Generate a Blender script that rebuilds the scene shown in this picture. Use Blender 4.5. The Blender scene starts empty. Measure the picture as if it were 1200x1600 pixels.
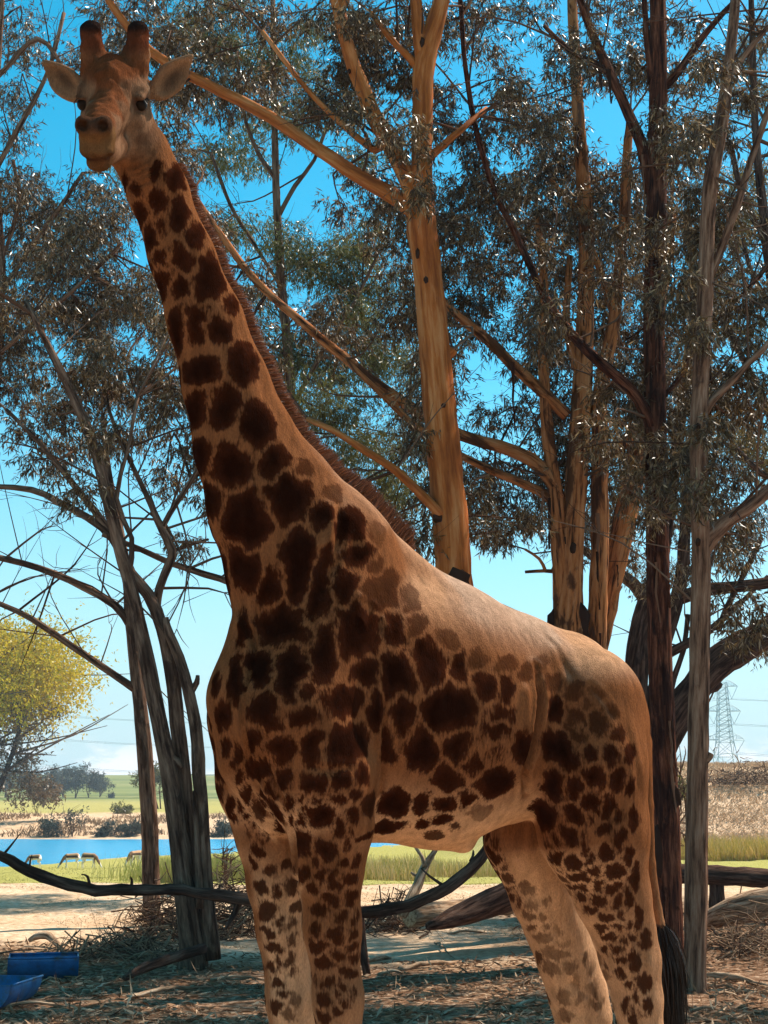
import bpy, bmesh, math, random
import numpy as np
from mathutils import Vector, Matrix
from mathutils.bvhtree import BVHTree

# ------------------------------------------------------------------ camera, sky, sun, exposure
SC = bpy.context.scene
COL = SC.collection
FPX = 2200.0                       # focal length in photograph pixels (1200 x 1600)
CAMH = 2.1
PITCH = math.atan(450 / FPX)       # horizon at pixel row 1250
cam_d = bpy.data.cameras.new('camera')
cam_d.sensor_fit = 'VERTICAL'; cam_d.sensor_height = 36.0; cam_d.lens = 36.0 * FPX / 1600.0
cam_d.clip_start = 0.1; cam_d.clip_end = 9000
cam = bpy.data.objects.new('camera', cam_d); COL.objects.link(cam)
cam.location = (0, 0, CAMH); cam.rotation_euler = (math.pi / 2 + PITCH, 0, 0)
SC.camera = cam

SUN_DIR = Vector((0.60, 0.36, 0.92)).normalized()      # towards the sun: right, a little behind the trees, high
sun_el = math.asin(SUN_DIR.z); sun_az = math.atan2(SUN_DIR.x, SUN_DIR.y)

world = bpy.data.worlds.new('World'); SC.world = world; world.use_nodes = True
wn = world.node_tree; wn.nodes.clear()
def wnode(t, **kw):
    n = wn.nodes.new(t)
    for k, v in kw.items(): setattr(n, k, v)
    return n
w_out = wnode('ShaderNodeOutputWorld'); w_bg = wnode('ShaderNodeBackground')
w_sky = wnode('ShaderNodeTexSky', sky_type='NISHITA', sun_disc=False, sun_elevation=sun_el, sun_rotation=sun_az)
w_sky.air_density = 1.0; w_sky.dust_density = 0.6; w_sky.ozone_density = 1.2; w_sky.altitude = 100
w_hsv = wnode('ShaderNodeHueSaturation'); w_hsv.inputs['Hue'].default_value = 0.464
w_hsv.inputs['Saturation'].default_value = 1.55; w_hsv.inputs['Value'].default_value = 1.36
w_bg.inputs['Strength'].default_value = 0.085
wn.links.new(w_sky.outputs[0], w_hsv.inputs['Color'])
# low cumulus bank over the far hills, laid out by direction
w_co = wnode('ShaderNodeTexCoord'); w_sep = wnode('ShaderNodeSeparateXYZ')
w_map = wnode('ShaderNodeMapping'); w_map.inputs['Scale'].default_value = (9, 9, 26)
w_ns = wnode('ShaderNodeTexNoise'); w_ns.inputs['Scale'].default_value = 1.6; w_ns.inputs['Detail'].default_value = 7; w_ns.inputs['Roughness'].default_value = 0.58
w_r1 = wnode('ShaderNodeMapRange'); w_r1.interpolation_type = 'SMOOTHSTEP'
w_r2 = wnode('ShaderNodeMapRange'); w_r2.interpolation_type = 'SMOOTHSTEP'
w_mul = wnode('ShaderNodeMath', operation='MULTIPLY'); w_mix = wnode('ShaderNodeMixRGB')
wn.links.new(w_co.outputs['Generated'], w_sep.inputs[0]); wn.links.new(w_co.outputs['Generated'], w_map.inputs[0])
wn.links.new(w_map.outputs[0], w_ns.inputs['Vector'])
for n, a, b, c, d in ((w_r1, .47, .58, 0, 1), (w_r2, .048, .026, 0, 1)):
    n.inputs['From Min'].default_value = a; n.inputs['From Max'].default_value = b
    n.inputs['To Min'].default_value = c; n.inputs['To Max'].default_value = d
wn.links.new(w_ns.outputs['Fac'], w_r1.inputs['Value']); wn.links.new(w_sep.outputs['Z'], w_r2.inputs['Value'])
wn.links.new(w_r1.outputs[0], w_mul.inputs[0]); wn.links.new(w_r2.outputs[0], w_mul.inputs[1])
w_r3 = wnode('ShaderNodeMapRange'); w_r3.interpolation_type = 'SMOOTHSTEP'; w_hz = wnode('ShaderNodeMixRGB')      # pale air towards the horizon
for k_, v_ in (('From Min', .34), ('From Max', -.06), ('To Min', 0), ('To Max', 1)): w_r3.inputs[k_].default_value = v_
wn.links.new(w_sep.outputs['Z'], w_r3.inputs['Value']); wn.links.new(w_r3.outputs[0], w_hz.inputs['Fac'])
wn.links.new(w_hsv.outputs[0], w_hz.inputs['Color1']); w_hz.inputs['Color2'].default_value = (3.7, 5.7, 6.5, 1)
wn.links.new(w_mul.outputs[0], w_mix.inputs['Fac']); wn.links.new(w_hz.outputs[0], w_mix.inputs['Color1'])
w_mix.inputs['Color2'].default_value = (7.6, 7.8, 8.0, 1)
wn.links.new(w_mix.outputs[0], w_bg.inputs['Color']); wn.links.new(w_bg.outputs[0], w_out.inputs['Surface'])

sun_d = bpy.data.lights.new('sun', 'SUN'); sun_d.energy = 5.0; sun_d.angle = math.radians(0.53); sun_d.color = (1.0, 0.91, 0.77)
sun = bpy.data.objects.new('sun', sun_d); COL.objects.link(sun)
sun.rotation_euler = SUN_DIR.to_track_quat('Z', 'Y').to_euler()

SC.view_settings.view_transform = 'Standard'; SC.view_settings.look = 'None'
SC.view_settings.exposure = 0.82; SC.view_settings.gamma = 1.0; SC.view_settings.use_curve_mapping = False
SC.render.engine = 'CYCLES'
SC.cycles.use_denoising = True
SC.cycles.adaptive_threshold = 0.02
SC.cycles.max_bounces = 5; SC.cycles.diffuse_bounces = 2; SC.cycles.glossy_bounces = 2
SC.cycles.transmission_bounces = 2; SC.cycles.transparent_max_bounces = 6; SC.cycles.volume_bounces = 0
SC.cycles.caustics_reflective = False; SC.cycles.caustics_refractive = False

# ------------------------------------------------------------------ helpers
CAM = np.array([0, 0, CAMH])
cp, sp = math.cos(PITCH), math.sin(PITCH)
def ray(x, y):
    u = (x - 600) / FPX; v = (800 - y) / FPX
    return np.array([u, cp - v * sp, sp + v * cp])
def at(x, y, Y):                     # the point on a pixel's ray that lies Y metres ahead
    d = ray(x, y); return CAM + d * (Y / d[1])
def onz(x, y, z=0.0):                # the point on a pixel's ray at height z
    d = ray(x, y); return CAM + d * ((z - CAMH) / d[2])
def pxm(p):                          # photograph pixels per metre at a point
    p = np.asarray(p) - CAM
    return FPX / (p[1] * cp + p[2] * sp)

def sstep(x, a, b):
    t = np.clip((x - a) / (b - a), 0, 1); return t * t * (3 - 2 * t)
def mat(name):
    m = bpy.data.materials.new(name); m.use_nodes = True
    nt = m.node_tree; b = nt.nodes['Principled BSDF']
    return m, nt, b
def N(nt, t, **kw):
    n = nt.nodes.new(t)
    for k, v in kw.items():
        if k.startswith('i_'):
            n.inputs[k[2:].replace('_', ' ')].default_value = v
        else: setattr(n, k, v)
    return n
def ramp(nt, stops):
    r = nt.nodes.new('ShaderNodeValToRGB'); e = r.color_ramp.elements
    while len(e) < len(stops): e.new(0.5)
    for k, (p, c) in enumerate(stops):
        e[k].position = p; e[k].color = (*c, 1) if len(c) == 3 else c
    return r

def mesh_np(name, verts, faces, smooth=False):
    """mesh from numpy: faces is (n,3) or (n,4)"""
    me = bpy.data.meshes.new(name)
    verts = np.ascontiguousarray(verts, dtype=np.float32); faces = np.ascontiguousarray(faces, dtype=np.int32)
    k = faces.shape[1]; n = len(faces)
    me.vertices.add(len(verts)); me.vertices.foreach_set('co', verts.ravel())
    me.loops.add(n * k); me.loops.foreach_set('vertex_index', faces.ravel())
    me.polygons.add(n); me.polygons.foreach_set('loop_start', np.arange(0, n * k, k, dtype=np.int32))
    me.update(calc_edges=True)
    if smooth: me.shade_smooth()
    return me
def obj(name, me, material=None, parent=None, **props):
    o = bpy.data.objects.new(name, me); COL.objects.link(o)
    if material is not None and me is not None:
        for m in (material if isinstance(material, (list, tuple)) else [material]): me.materials.append(m)
    if parent is not None: o.parent = parent
    for k, v in props.items(): o[k] = v
    return o
LAST_ALONG = [None]
def tmesh(name, V, Q, smooth=True):  # mesh of the tube made last, with its lengthwise coordinates for the bark grain
    me = mesh_np(name, V, Q, smooth); a = LAST_ALONG[0]
    if a is not None and len(a) == len(V):
        k = me.attributes.new('along', 'FLOAT_VECTOR', 'POINT'); k.data.foreach_set('vector', a.astype(np.float32).ravel())
    return me
def thing(name, label, category, group=None, loc=(0, 0, 0)):
    o = bpy.data.objects.new(name, None); COL.objects.link(o); o.location = loc; o.empty_display_size = 0.2
    o['label'] = label; o['category'] = category
    if group: o['group'] = group
    return o
def setloc(parent, o):               # keep world place of a child whose mesh is in world coordinates
    o.matrix_parent_inverse = Matrix.Translation(parent.location).inverted(); return o
# ------------------------------------------------------------------ giraffe
PHI = math.radians(30)
HD = np.array([-math.cos(PHI), -math.sin(PHI), 0.0])     # heading
RT = np.array([-math.sin(PHI), math.cos(PHI), 0.0])      # its far (right) side
P0 = at(540, 1000, 5.55); P0g = np.array([P0[0], P0[1], 0.0])
def S(x, y, lat=0.0):                # pixel -> point on the plane `lat` metres beside the mid plane
    d = ray(x, y); t = (lat + (P0 - CAM) @ RT) / (d @ RT); return CAM + d * t
def tob(p):                          # world -> body frame (ahead, far side, up)
    q = np.asarray(p, dtype=np.float64) - P0g
    return np.stack([q @ HD, q @ RT, q[..., 2]], axis=-1)
def tow(b):
    b = np.asarray(b); return P0g + b[..., 0:1] * HD + b[..., 1:2] * RT + b[..., 2:3] * np.array([0, 0, 1.0])

PR = []                              # primitives: (kind, data..., blend)
def chain(pts, lat, k=1.0, blend=0.06, latc=None):
    P = []
    for q in pts:
        l = q[3] if len(q) > 3 else lat
        w = S(q[0], q[1], l); P.append((tob(w), q[2] / pxm(w)))
    for (a, ra), (b, rb) in zip(P[:-1], P[1:]): PR.append(('cap', a, b, ra, rb, k, lat, blend))
    return P
def capb(a, b, ra, rb, k=1.0, latc=0.0, blend=0.04): PR.append(('cap', np.array(a, float), np.array(b, float), ra, rb, k, latc, blend))

# trunk
chain([(478, 1110, 152), (560, 1085, 208), (680, 1112, 197), (790, 1118, 160), (880, 1118, 122)], 0, 1.42, 0.05)
chain([(470, 1170, 110), (560, 1200, 105), (680, 1215, 100), (770, 1190, 90)], 0, 1.15, 0.10)
# withers and back ridge
chain([(523, 806, 52), (596, 915, 72), (700, 1010, 95), (790, 1065, 98), (865, 1085, 95)], 0, 1.25, 0.10)
# neck
chain([(226, 232, 38), (247, 300, 45), (284, 400, 51), (321, 500, 59), (353, 600, 68), (386, 700, 83), (430, 790, 108), (490, 890, 140), (520, 985, 150)], 0, 1.22, 0.06)
# brisket
chain([(415, 1000, 60), (395, 1090, 66), (405, 1180, 60), (440, 1260, 45)], 0.0, 1.1, 0.08)
# pelvis, croup
chain([(880, 1090, 100), (935, 1130, 84), (960, 1180, 62)], 0, 1.25, 0.08)
capb(tob(S(862, 1040, -.17)), tob(S(905, 1075, -.14)), .085, .08, 1, 0, .09)
capb(tob(S(862, 1040, .17)), tob(S(905, 1075, .14)), .085, .08, 1, 0, .09)
LG = {}
# near front leg, far front leg
LG['nf'] = chain([(520, 950, 78, -.15), (462, 1120, 92, -.17), (500, 1215, 85, -.20), (517, 1290, 64, -.20), (515, 1350, 51, -.20), (519, 1450, 42.5, -.20), (528, 1560, 37, -.20), (531, 1640, 35, -.20)], -.2, 1.0, .07)
LG['ff'] = chain([(430, 990, 70, .15), (408, 1120, 80, .17), (415, 1220, 74, .19), (426, 1300, 56, .19), (434, 1380, 45, .19), (443, 1450, 40, .19), (455, 1560, 36.5, .19), (459, 1640, 35, .19)], .2, 1.0, .07)
# near hind, far hind
LG['nh'] = chain([(905, 1110, 104, -.13), (912, 1200, 97, -.19), (928, 1300, 85, -.20), (957, 1400, 58, -.20), (973, 1450, 48, -.20), (985, 1500, 45, -.20), (996, 1560, 37, -.20), (1002, 1610, 34, -.20)], -.2, 1.0, .06)
LG['fh'] = chain([(860, 1120, 95, .13), (845, 1210, 92, .19), (832, 1310, 74, .20), (852, 1400, 52, .20), (870, 1450, 47, .20), (887, 1500, 45, .20), (902, 1550, 44, .20), (911, 1588, 44, .20)], .2, 1.0, .06)
def lower(key, zj, fwd, rear):
    c, r = LG[key][-1]
    j = np.array([c[0] + fwd, c[1], zj])
    capb(c, j, r, .078, 1, 0, .03); capb(j, j + [0.01, 0, -.06], .09, .085, 1, 0, .03)
    f = np.array([j[0] + (.04 if rear else .0), c[1], .2])
    capb(j + [0, 0, -.05], f, .072, .055, 1, 0, .03)
    capb(f, f + [.05, 0, -.1], .068, .075, 1, 0, .03)
    capb(f + [.05, 0, -.1], f + [.07, 0, -.14], .08, .10, 1, 0, .02)
lower('nf', .86, .0, False); lower('ff', .86, .0, False); lower('nh', .95, -.05, True); lower('fh', .98, .02, True)
# sheath
chain([(690, 1296, 26), (718, 1306, 24), (726, 1316, 14)], 0, 1.0, .05)
# tail bone
chain([(985, 1110, 22, 0), (1001, 1160, 17, -.02), (1008, 1260, 13, -.03), (1014, 1350, 10, -.05), (1026, 1420, 8, -.07), (1033, 1450, 8, -.08)], 0, 1.0, .02)
NB = len(PR)

# head frame
nk = S(226, 232)
F_c = np.array([-.17, -.19]); tc = math.sqrt(1 - F_c @ F_c)
cr = np.array([1.0, 0, 0]); cu = np.array([0, -sp, cp]); cf = np.array([0, cp, sp])
hv = ray(176, 160); hv /= np.linalg.norm(hv); hr_ = cr - (cr @ hv) * hv; hr_ /= np.linalg.norm(hr_); hu_ = np.cross(hr_, hv)
HF = F_c[0] * hr_ + F_c[1] * hu_ - tc * hv; HF /= np.linalg.norm(HF)
tmp = hr_ * 1.0 + hu_ * 0.03; HL = tmp - (tmp @ HF) * HF; HL /= np.linalg.norm(HL)    # the giraffe's left, image right
HU = np.cross(HL, HF); HU = HU if HU @ cu > 0 else -HU
HO = at(177, 158, nk[1] - 0.13)
HB = np.stack([HF, HU, HL])          # rows
def hw(f, u, l): return HO + f * HF + u * HU + l * HL
HP = []
def hs(c, r, blend=.03, sub=False, R=None): HP.append(('ell', np.array(c, float), np.array(r, float) * np.ones(3), blend, sub, R))
def hc(a, b, ra, rb, k=1.0, blend=.03, sub=False): HP.append(('cap', np.array(a, float), np.array(b, float), ra, rb, k, blend, sub))
hs((-.08, .03, 0), (.16, .13, .13))
hs((.02, .075, 0), (.095, .07, .07), .05)                    # median horn swelling
hc((.04, .115, 0), (-.02, .14, 0), .03, .035, 1, .05)
hc((0, -.01, 0), (.33, -.035, 0), .098, .06, 1.0, .05)        # face
hs((.385, -.055, 0), (.07, .058, .066), .04)                 # muzzle
hs((.42, -.015, 0), (.05, .038, .06), .03)                   # nose pad
for s in (-1, 1):
    hs((.43, .0, s * .038), (.045, .034, .029), .014)      # nostril wing
    hs((-.01, .035, s * .108), (.055, .035, .03), .04)       # brow
    hs((.035, .024, s * .113), (.042, .013, .024), .012)     # upper lid
    hs((.01, -.055, s * .095), (.06, .035, .027), .04)       # cheek bone
    hs((-.05, -.125, s * .078), (.14, .125, .06), .05)         # jowl
    hc((-.085, .11, s * .078), (-.15, .225, s * .09), .052, .042, 1, .04)   # ossicone
    hs((-.155, .245, s * .09), (.043, .03, .043), .02)
hs((.03, .05, -.03), (.04, .03, .03), .02); hs((.05, .045, .045), (.035, .03, .025), .02); hs((.10, .035, 0), (.06, .035, .04), .04)
hc((.36, -.125, 0), (.02, -.15, 0), .046, .075, 1.0, .04)    # lower jaw
hs((.388, -.142, 0), (.055, .034, .046), .012)                # lower lip
hs((.41, -.090, 0), (.06, .040, .063), .02)                   # upper lip
hc((-.1, -.09, 0), tuple(HB @ (S(247, 300) - HO)), .105, .105, 1.0, .06)  # throat
for s in (-1, 1):
    hs((.472, .003, s * .036), (.045, .019, .019), .006, True)  # nostril
# ears: flattened cups, open to the front
EAR = []
for s, bd, td in ((1, (.165, .025, .09), (.305, .165, .11)), (-1, (-.128, .018, .09), (-.25, .143, .13))):
    base, tip = [HB @ (q[0] * hr_ + q[1] * hu_ + q[2] * hv) for q in (bd, td)]
    ax = tip - base; L = np.linalg.norm(ax); ax /= L
    fw = HB @ (-hv + .25 * s * hr_ - .1 * hu_); fw -= (fw @ ax) * ax; fw /= np.linalg.norm(fw); sd = np.cross(ax, fw)
    R = np.stack([ax, fw, sd]); mid = base + ax * L * .50; EAR.append((mid, R, L))
    HP.append(('ear', mid, np.array([L * .62, .036, .060]), .022, False, R, fw))
NH = len(HP)

def sm(a, b, k):                      # smooth union
    h = np.maximum(k - np.abs(a - b), 0) / k
    return np.minimum(a, b) - h * h * h * k / 6.0
def capd(p, a, b, ra, rb, k, latc):
    if k != 1.0:
        s = np.array([1, k, 1], dtype=np.float32); p = p * s; a = a * s; b = b * s
    ab = (b - a).astype(np.float32); q = p - a.astype(np.float32)
    t = np.clip((q @ ab) / (ab @ ab), 0, 1); q = q - t[:, None] * ab
    return np.sqrt(np.einsum('ij,ij->i', q, q)) - (ra + t * (rb - ra)).astype(np.float32)
def elld(p, c, r, R):
    q = p - c.astype(np.float32)
    if R is not None: q = q @ R.T.astype(np.float32)
    r = r.astype(np.float32)
    k0 = np.sqrt((((q / r)) ** 2).sum(1)); k1 = np.sqrt(((q / (r * r)) ** 2).sum(1)) + 1e-9
    return k0 * (k0 - 1) / k1
PLO = np.array([np.minimum(q[1], q[2]) - max(q[3], q[4]) for q in PR]) - .16; PHI_ = np.array([np.maximum(q[1], q[2]) + max(q[3], q[4]) for q in PR]) + .16
def sdf(pb):
    if len(pb) < 3000: return sdf_(pb)
    bi = np.floor((pb + 5) / np.array([.3, 1.5, .3])).astype(int); key = bi[:, 0] * 1000 + bi[:, 2]
    o = np.argsort(key, kind='stable'); cut = np.flatnonzero(np.diff(key[o])) + 1; out = np.empty(len(pb), np.float32)
    for q in np.split(o, cut): out[q] = sdf_(pb[q])
    return out
def sdf_(pb):
    pb = pb.astype(np.float32); d = np.full(len(pb), 9.0, np.float32)
    mn, mx = pb.min(0), pb.max(0)
    for j in np.flatnonzero(np.all((PLO < mx) & (PHI_ > mn), axis=1)):
        _, a, b, ra, rb, k, latc, bl = PR[j]; d = sm(d, capd(pb, a, b, ra, rb, k, latc), bl)
    hb = tob(HO); near = np.where(np.sum((pb - hb.astype(np.float32)) ** 2, 1) < .85 ** 2)[0]
    if len(near):
        ph = ((tow(pb[near].astype(np.float64)) - HO) @ HB.T).astype(np.float32); e = d[near]
        for pr in HP:
            if pr[0] == 'cap':
                v = capd(ph, pr[1], pr[2], pr[3], pr[4], pr[5], 0); bl, sub = pr[6], pr[7]
            elif pr[0] == 'ear':
                v = elld(ph, pr[1], pr[2], pr[5])
                q = (ph - pr[1].astype(np.float32)) @ pr[5].T.astype(np.float32)
                pinch = np.abs(q[:, 2]) - .058 * np.clip(1.1 - np.abs((q[:, 0] / pr[2][0] + .3) / 1.2) ** 1.5, .0, 1.2)   # pointed leaf outline
                v = np.maximum(v, pinch * .7)
                c = elld(ph, pr[1] + pr[6] * .036, pr[2] * np.array([.86, 1.15, .80]), pr[5])
                v = -sm(-v, c, .012); bl, sub = pr[3], False
            else:
                v = elld(ph, pr[1], pr[2], pr[5]); bl, sub = pr[3], pr[4]
            e = -sm(-e, v, bl) if sub else sm(e, v, bl)
        d[near] = e
    return d

def surface_nets(h, lo, hi, sdf=sdf):
    n = np.ceil((hi - lo) / h / 4).astype(int); nf = n * 4
    ci = np.stack(np.meshgrid(*[np.arange(m) for m in n], indexing='ij'), -1).reshape(-1, 3)
    cd = sdf(lo + (ci * 4 + 1.5) * h)
    G = np.repeat(np.repeat(np.repeat(cd.reshape(n), 4, 0), 4, 1), 4, 2).astype(np.float32)
    act = ci[np.abs(cd) < h * 4 * 1.35]
    off = np.stack(np.meshgrid(*[np.arange(4)] * 3, indexing='ij'), -1).reshape(-1, 3)
    fi = (act[:, None, :] * 4 + off[None]).reshape(-1, 3)
    for s in range(0, len(fi), 400000):
        q = fi[s:s + 400000]; G[q[:, 0], q[:, 1], q[:, 2]] = sdf(lo + q * h)
    I = G < 0
    A = I[:-1, :-1, :-1].astype(np.int8)
    for dx in (0, 1):
        for dy in (0, 1):
            for dz in (0, 1):
                if dx + dy + dz: A = A + I[dx:I.shape[0] - 1 + dx, dy:I.shape[1] - 1 + dy, dz:I.shape[2] - 1 + dz]
    cells = np.argwhere((A > 0) & (A < 8)); idx = np.full(A.shape, -1, np.int32); idx[tuple(cells.T)] = np.arange(len(cells))
    acc = np.zeros((len(cells), 3)); cnt = np.zeros(len(cells))
    cor = [(a, b, c) for a in (0, 1) for b in (0, 1) for c in (0, 1)]
    for c1 in cor:
        for ax in range(3):
            if c1[ax]: continue
            c2 = list(c1); c2[ax] = 1
            v1 = G[tuple((cells + c1).T)]; v2 = G[tuple((cells + c2).T)]; m = (v1 < 0) != (v2 < 0)
            t = np.where(m, v1 / np.where(m, v1 - v2, 1), 0)
            p = np.array(c1)[None] + t[:, None] * (np.array(c2) - np.array(c1))[None]
            acc += np.where(m[:, None], p, 0); cnt += m
    V = lo + (cells + acc / cnt[:, None]) * h
    Q = []
    for ax in range(3):
        o1, o2 = [(1, 2), (2, 0), (0, 1)][ax]
        sl0 = [slice(None)] * 3; sl1 = [slice(None)] * 3; sl0[ax] = slice(0, -1); sl1[ax] = slice(1, None)
        e = np.argwhere(I[tuple(sl0)] != I[tuple(sl1)])
        e = e[(e[:, o1] > 0) & (e[:, o2] > 0)]
        ins = I[tuple(e.T)]
        def c(d1, d2):
            q = e.copy(); q[:, o1] -= d1; q[:, o2] -= d2; return idx[tuple(q.T)]
        f = np.stack([c(1, 1), c(0, 1), c(0, 0), c(1, 0)], 1)
        f[~ins] = f[~ins][:, ::-1]; Q.append(f)
    return V, np.concatenate(Q)
def grad(pb, e=.003):
    g = np.stack([sdf(pb + np.eye(3)[k] * e) - sdf(pb - np.eye(3)[k] * e) for k in range(3)], 1) / (2 * e)
    return g

hb0 = tob(HO)
lo = np.array([-1.75, -.62, -.05]); hi = np.array([hb0[0] + .6, .62, hb0[2] + .45])
GV, GQ = surface_nets(.0095, lo, hi)
g = grad(GV); g2 = (g * g).sum(1) + 1e-6
GV = GV - (sdf(GV) / g2)[:, None] * g * .9
def lap(V, Q, n=1, w=.5):
    for _ in range(n):
        s = np.zeros_like(V); c = np.zeros(len(V))
        for a, b in ((0, 1), (1, 2), (2, 3), (3, 0)):
            for i, j in ((a, b), (b, a)):
                for k in range(3): s[:, k] += np.bincount(Q[:, i], V[Q[:, j], k], len(V))
                c += np.bincount(Q[:, i], minlength=len(V))
        V = V + w * (s / np.maximum(c, 1)[:, None] - V)
    return V
GV = lap(GV, GQ, 2, .45)
GW = tow(GV)
def vnormals(V, Q):
    n = np.cross(V[Q[:, 2]] - V[Q[:, 0]], V[Q[:, 3]] - V[Q[:, 1]]); out = np.zeros_like(V)
    for i in range(4):
        for k in range(3): out[:, k] += np.bincount(Q[:, i], n[:, k], len(V))
    return out / (np.linalg.norm(out, axis=1)[:, None] + 1e-12)
GN = vnormals(GW, GQ)
if np.mean(np.einsum('ij,ij->i', GN, GW - GW.mean(0))) < 0: GQ = GQ[:, ::-1]; GN = -GN
bvh = BVHTree.FromPolygons([tuple(v) for v in GW], [tuple(q) for q in GQ.tolist()])
def hit(x, y):
    d = ray(x, y); r = bvh.ray_cast(Vector(CAM), Vector(d / np.linalg.norm(d)))
    return (np.array(r[0]), np.array(r[1])) if r[0] is not None else (None, None)

# skin folds, tendons and swellings: (pixels along the fold, depth in metres (+ in, - out), half width)
FOLDS = [
 ([(556, 928), (570, 936)], -.010, .012), ([(580, 938), (592, 950)], -.008, .010), ([(560, 960), (572, 985)], -.006, .012), ([(598, 962), (604, 980)], -.006, .010), ([(545, 940), (552, 955)], .006, .010),
 ([(374, 955), (392, 985), (398, 1010), (390, 1060), (381, 1110), (384, 1150), (396, 1195), (420, 1240), (448, 1285)], .022, .010),
 ([(366, 960), (380, 990), (384, 1020), (374, 1080), (368, 1120)], -.012, .016),
 ([(410, 1190), (430, 1225), (455, 1265)], .015, .011), ([(395, 1215), (420, 1255), (452, 1292)], .015, .010),
 ([(385, 1225), (412, 1268), (448, 1302)], .014, .010), ([(380, 1250), (405, 1285), (446, 1312)], .012, .010),
 ([(452, 1285), (460, 1320), (464, 1370), (470, 1430)], .022, .014),
 ([(598, 1060), (601, 1120), (598, 1180), (596, 1235), (584, 1275)], .014, .009),
 ([(590, 1085), (592, 1150), (587, 1210)], -.008, .012), ([(607, 1150), (606, 1200), (600, 1250)], -.006, .010),
 ([(838, 1045), (843, 1090), (838, 1130), (829, 1175), (818, 1205), (822, 1240)], .048, .016),
 ([(818, 1060), (822, 1110), (815, 1160)], -.016, .030),
 ([(845, 985), (868, 1010), (882, 1040), (900, 1070)], .005, .014),
 ([(866, 985), (888, 1012), (902, 1045)], -.004, .016),
 ([(922, 1070), (948, 1100), (962, 1125)], .008, .012),
 ([(528, 790), (531, 830), (524, 868)], .016, .016), ([(512, 775), (514, 830), (505, 870)], -.016, .030),
 ([(545, 800), (560, 830), (575, 870)], -.012, .030), ([(527, 868), (512, 905), (505, 930)], .010, .018),
 ([(600, 1000), (650, 1015), (720, 1045), (800, 1060)], .008, .040),
 ([(345, 420), (395, 560), (440, 660), (480, 740)], .007, .030),
 ([(470, 1195), (520, 1205), (560, 1200)], .008, .014),
 ([(905, 1080), (890, 1150), (880, 1230)], .007, .040), ([(950, 1160), (962, 1230), (955, 1300)], .006, .030),
 ([(975, 1120), (990, 1180), (1000, 1250)], .006, .020),
 ([(985, 1440), (1005, 1500), (1012, 1560)], .009, .014), ([(880, 1530), (905, 1545), (925, 1560)], .005, .02),
 ([(505, 1370), (510, 1450), (520, 1560)], .005, .020),
 # throat wrinkles
 ([(186, 262), (210, 262), (232, 250), (246, 228)], .011, .0075), ([(188, 270), (213, 272), (238, 258), (252, 235)], .011, .0075),
 ([(191, 278), (215, 281), (240, 268), (256, 245)], .011, .0075), ([(195, 287), (218, 289), (240, 280)], .011, .0075),
 # face
 ([(119, 238), (128, 246), (148, 249), (168, 244), (181, 234)], .014, .008),
 ([(205, 145), (222, 139), (240, 143)], .006, .006), ([(210, 172), (226, 178), (242, 172)], .006, .006),
 ([(186, 130), (184, 165), (190, 200), (186, 228)], .006, .012), ([(198, 120), (205, 128), (215, 128)], -.009, .010), ([(160, 135), (170, 128), (185, 132)], -.006, .010),
 ([(148, 118), (165, 122), (185, 116)], .004, .008),
]
def vnoise(p, s, seed):
    r = np.random.RandomState(seed); o = np.zeros((len(p), 3))
    for k in range(7):
        d = r.normal(size=(3, 3)); d /= np.linalg.norm(d, axis=1)[:, None]
        o += np.sin(p @ (d.T * s * r.uniform(.6, 1.7)) + r.uniform(0, 6.28, 3))
    return o / 2.6
GBV = GW.copy()
for pts, dep, wd in FOLDS:
    L = [hit(*p)[0] for p in pts]; L = [q for q in L if q is not None]
    if len(L) < 2: continue
    fine = []
    for a, b in zip(L[:-1], L[1:]):
        if np.linalg.norm(a - b) > .5: continue
        for t in np.linspace(0, 1, 14): fine.append(a + (b - a) * t)
    if not fine: continue
    fine = np.array(fine); s = np.linspace(0, 1, len(fine)); env = np.clip(np.minimum(s, 1 - s) * 5, .15, 1)
    lo_, hi_ = fine.min(0) - 4 * wd, fine.max(0) + 4 * wd
    ii = np.where(np.all((GBV > lo_) & (GBV < hi_), axis=1))[0]
    for c0 in range(0, len(ii), 20000):
        jj = ii[c0:c0 + 20000]
        D = np.linalg.norm(GBV[jj][:, None] - fine[None], axis=2); m = D.argmin(1); d = D[np.arange(len(jj)), m]
        a = np.exp(-(d / wd) ** 2) - .35 * np.exp(-((d - 2.1 * wd) / wd) ** 2) * (dep > 0) * (wd < .025)
        GW[jj] -= GN[jj] * (dep * a * env[m])[:, None]
Hh = (GW - HO) @ HB.T; hk = sstep(.40 - np.linalg.norm(Hh - np.array([.05, .05, 0]), axis=1), 0, .12) * sstep(Hh[:, 1], -.02, .05) * sstep(.16 - np.abs(Hh[:, 2]), 0, .03)
GW += GN * (hk * (vnoise(GW, 48, 51)[:, 0] * .0045 + vnoise(GW, 95, 52)[:, 0] * .0025))[:, None]
GN = vnormals(GW, GQ)

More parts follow.
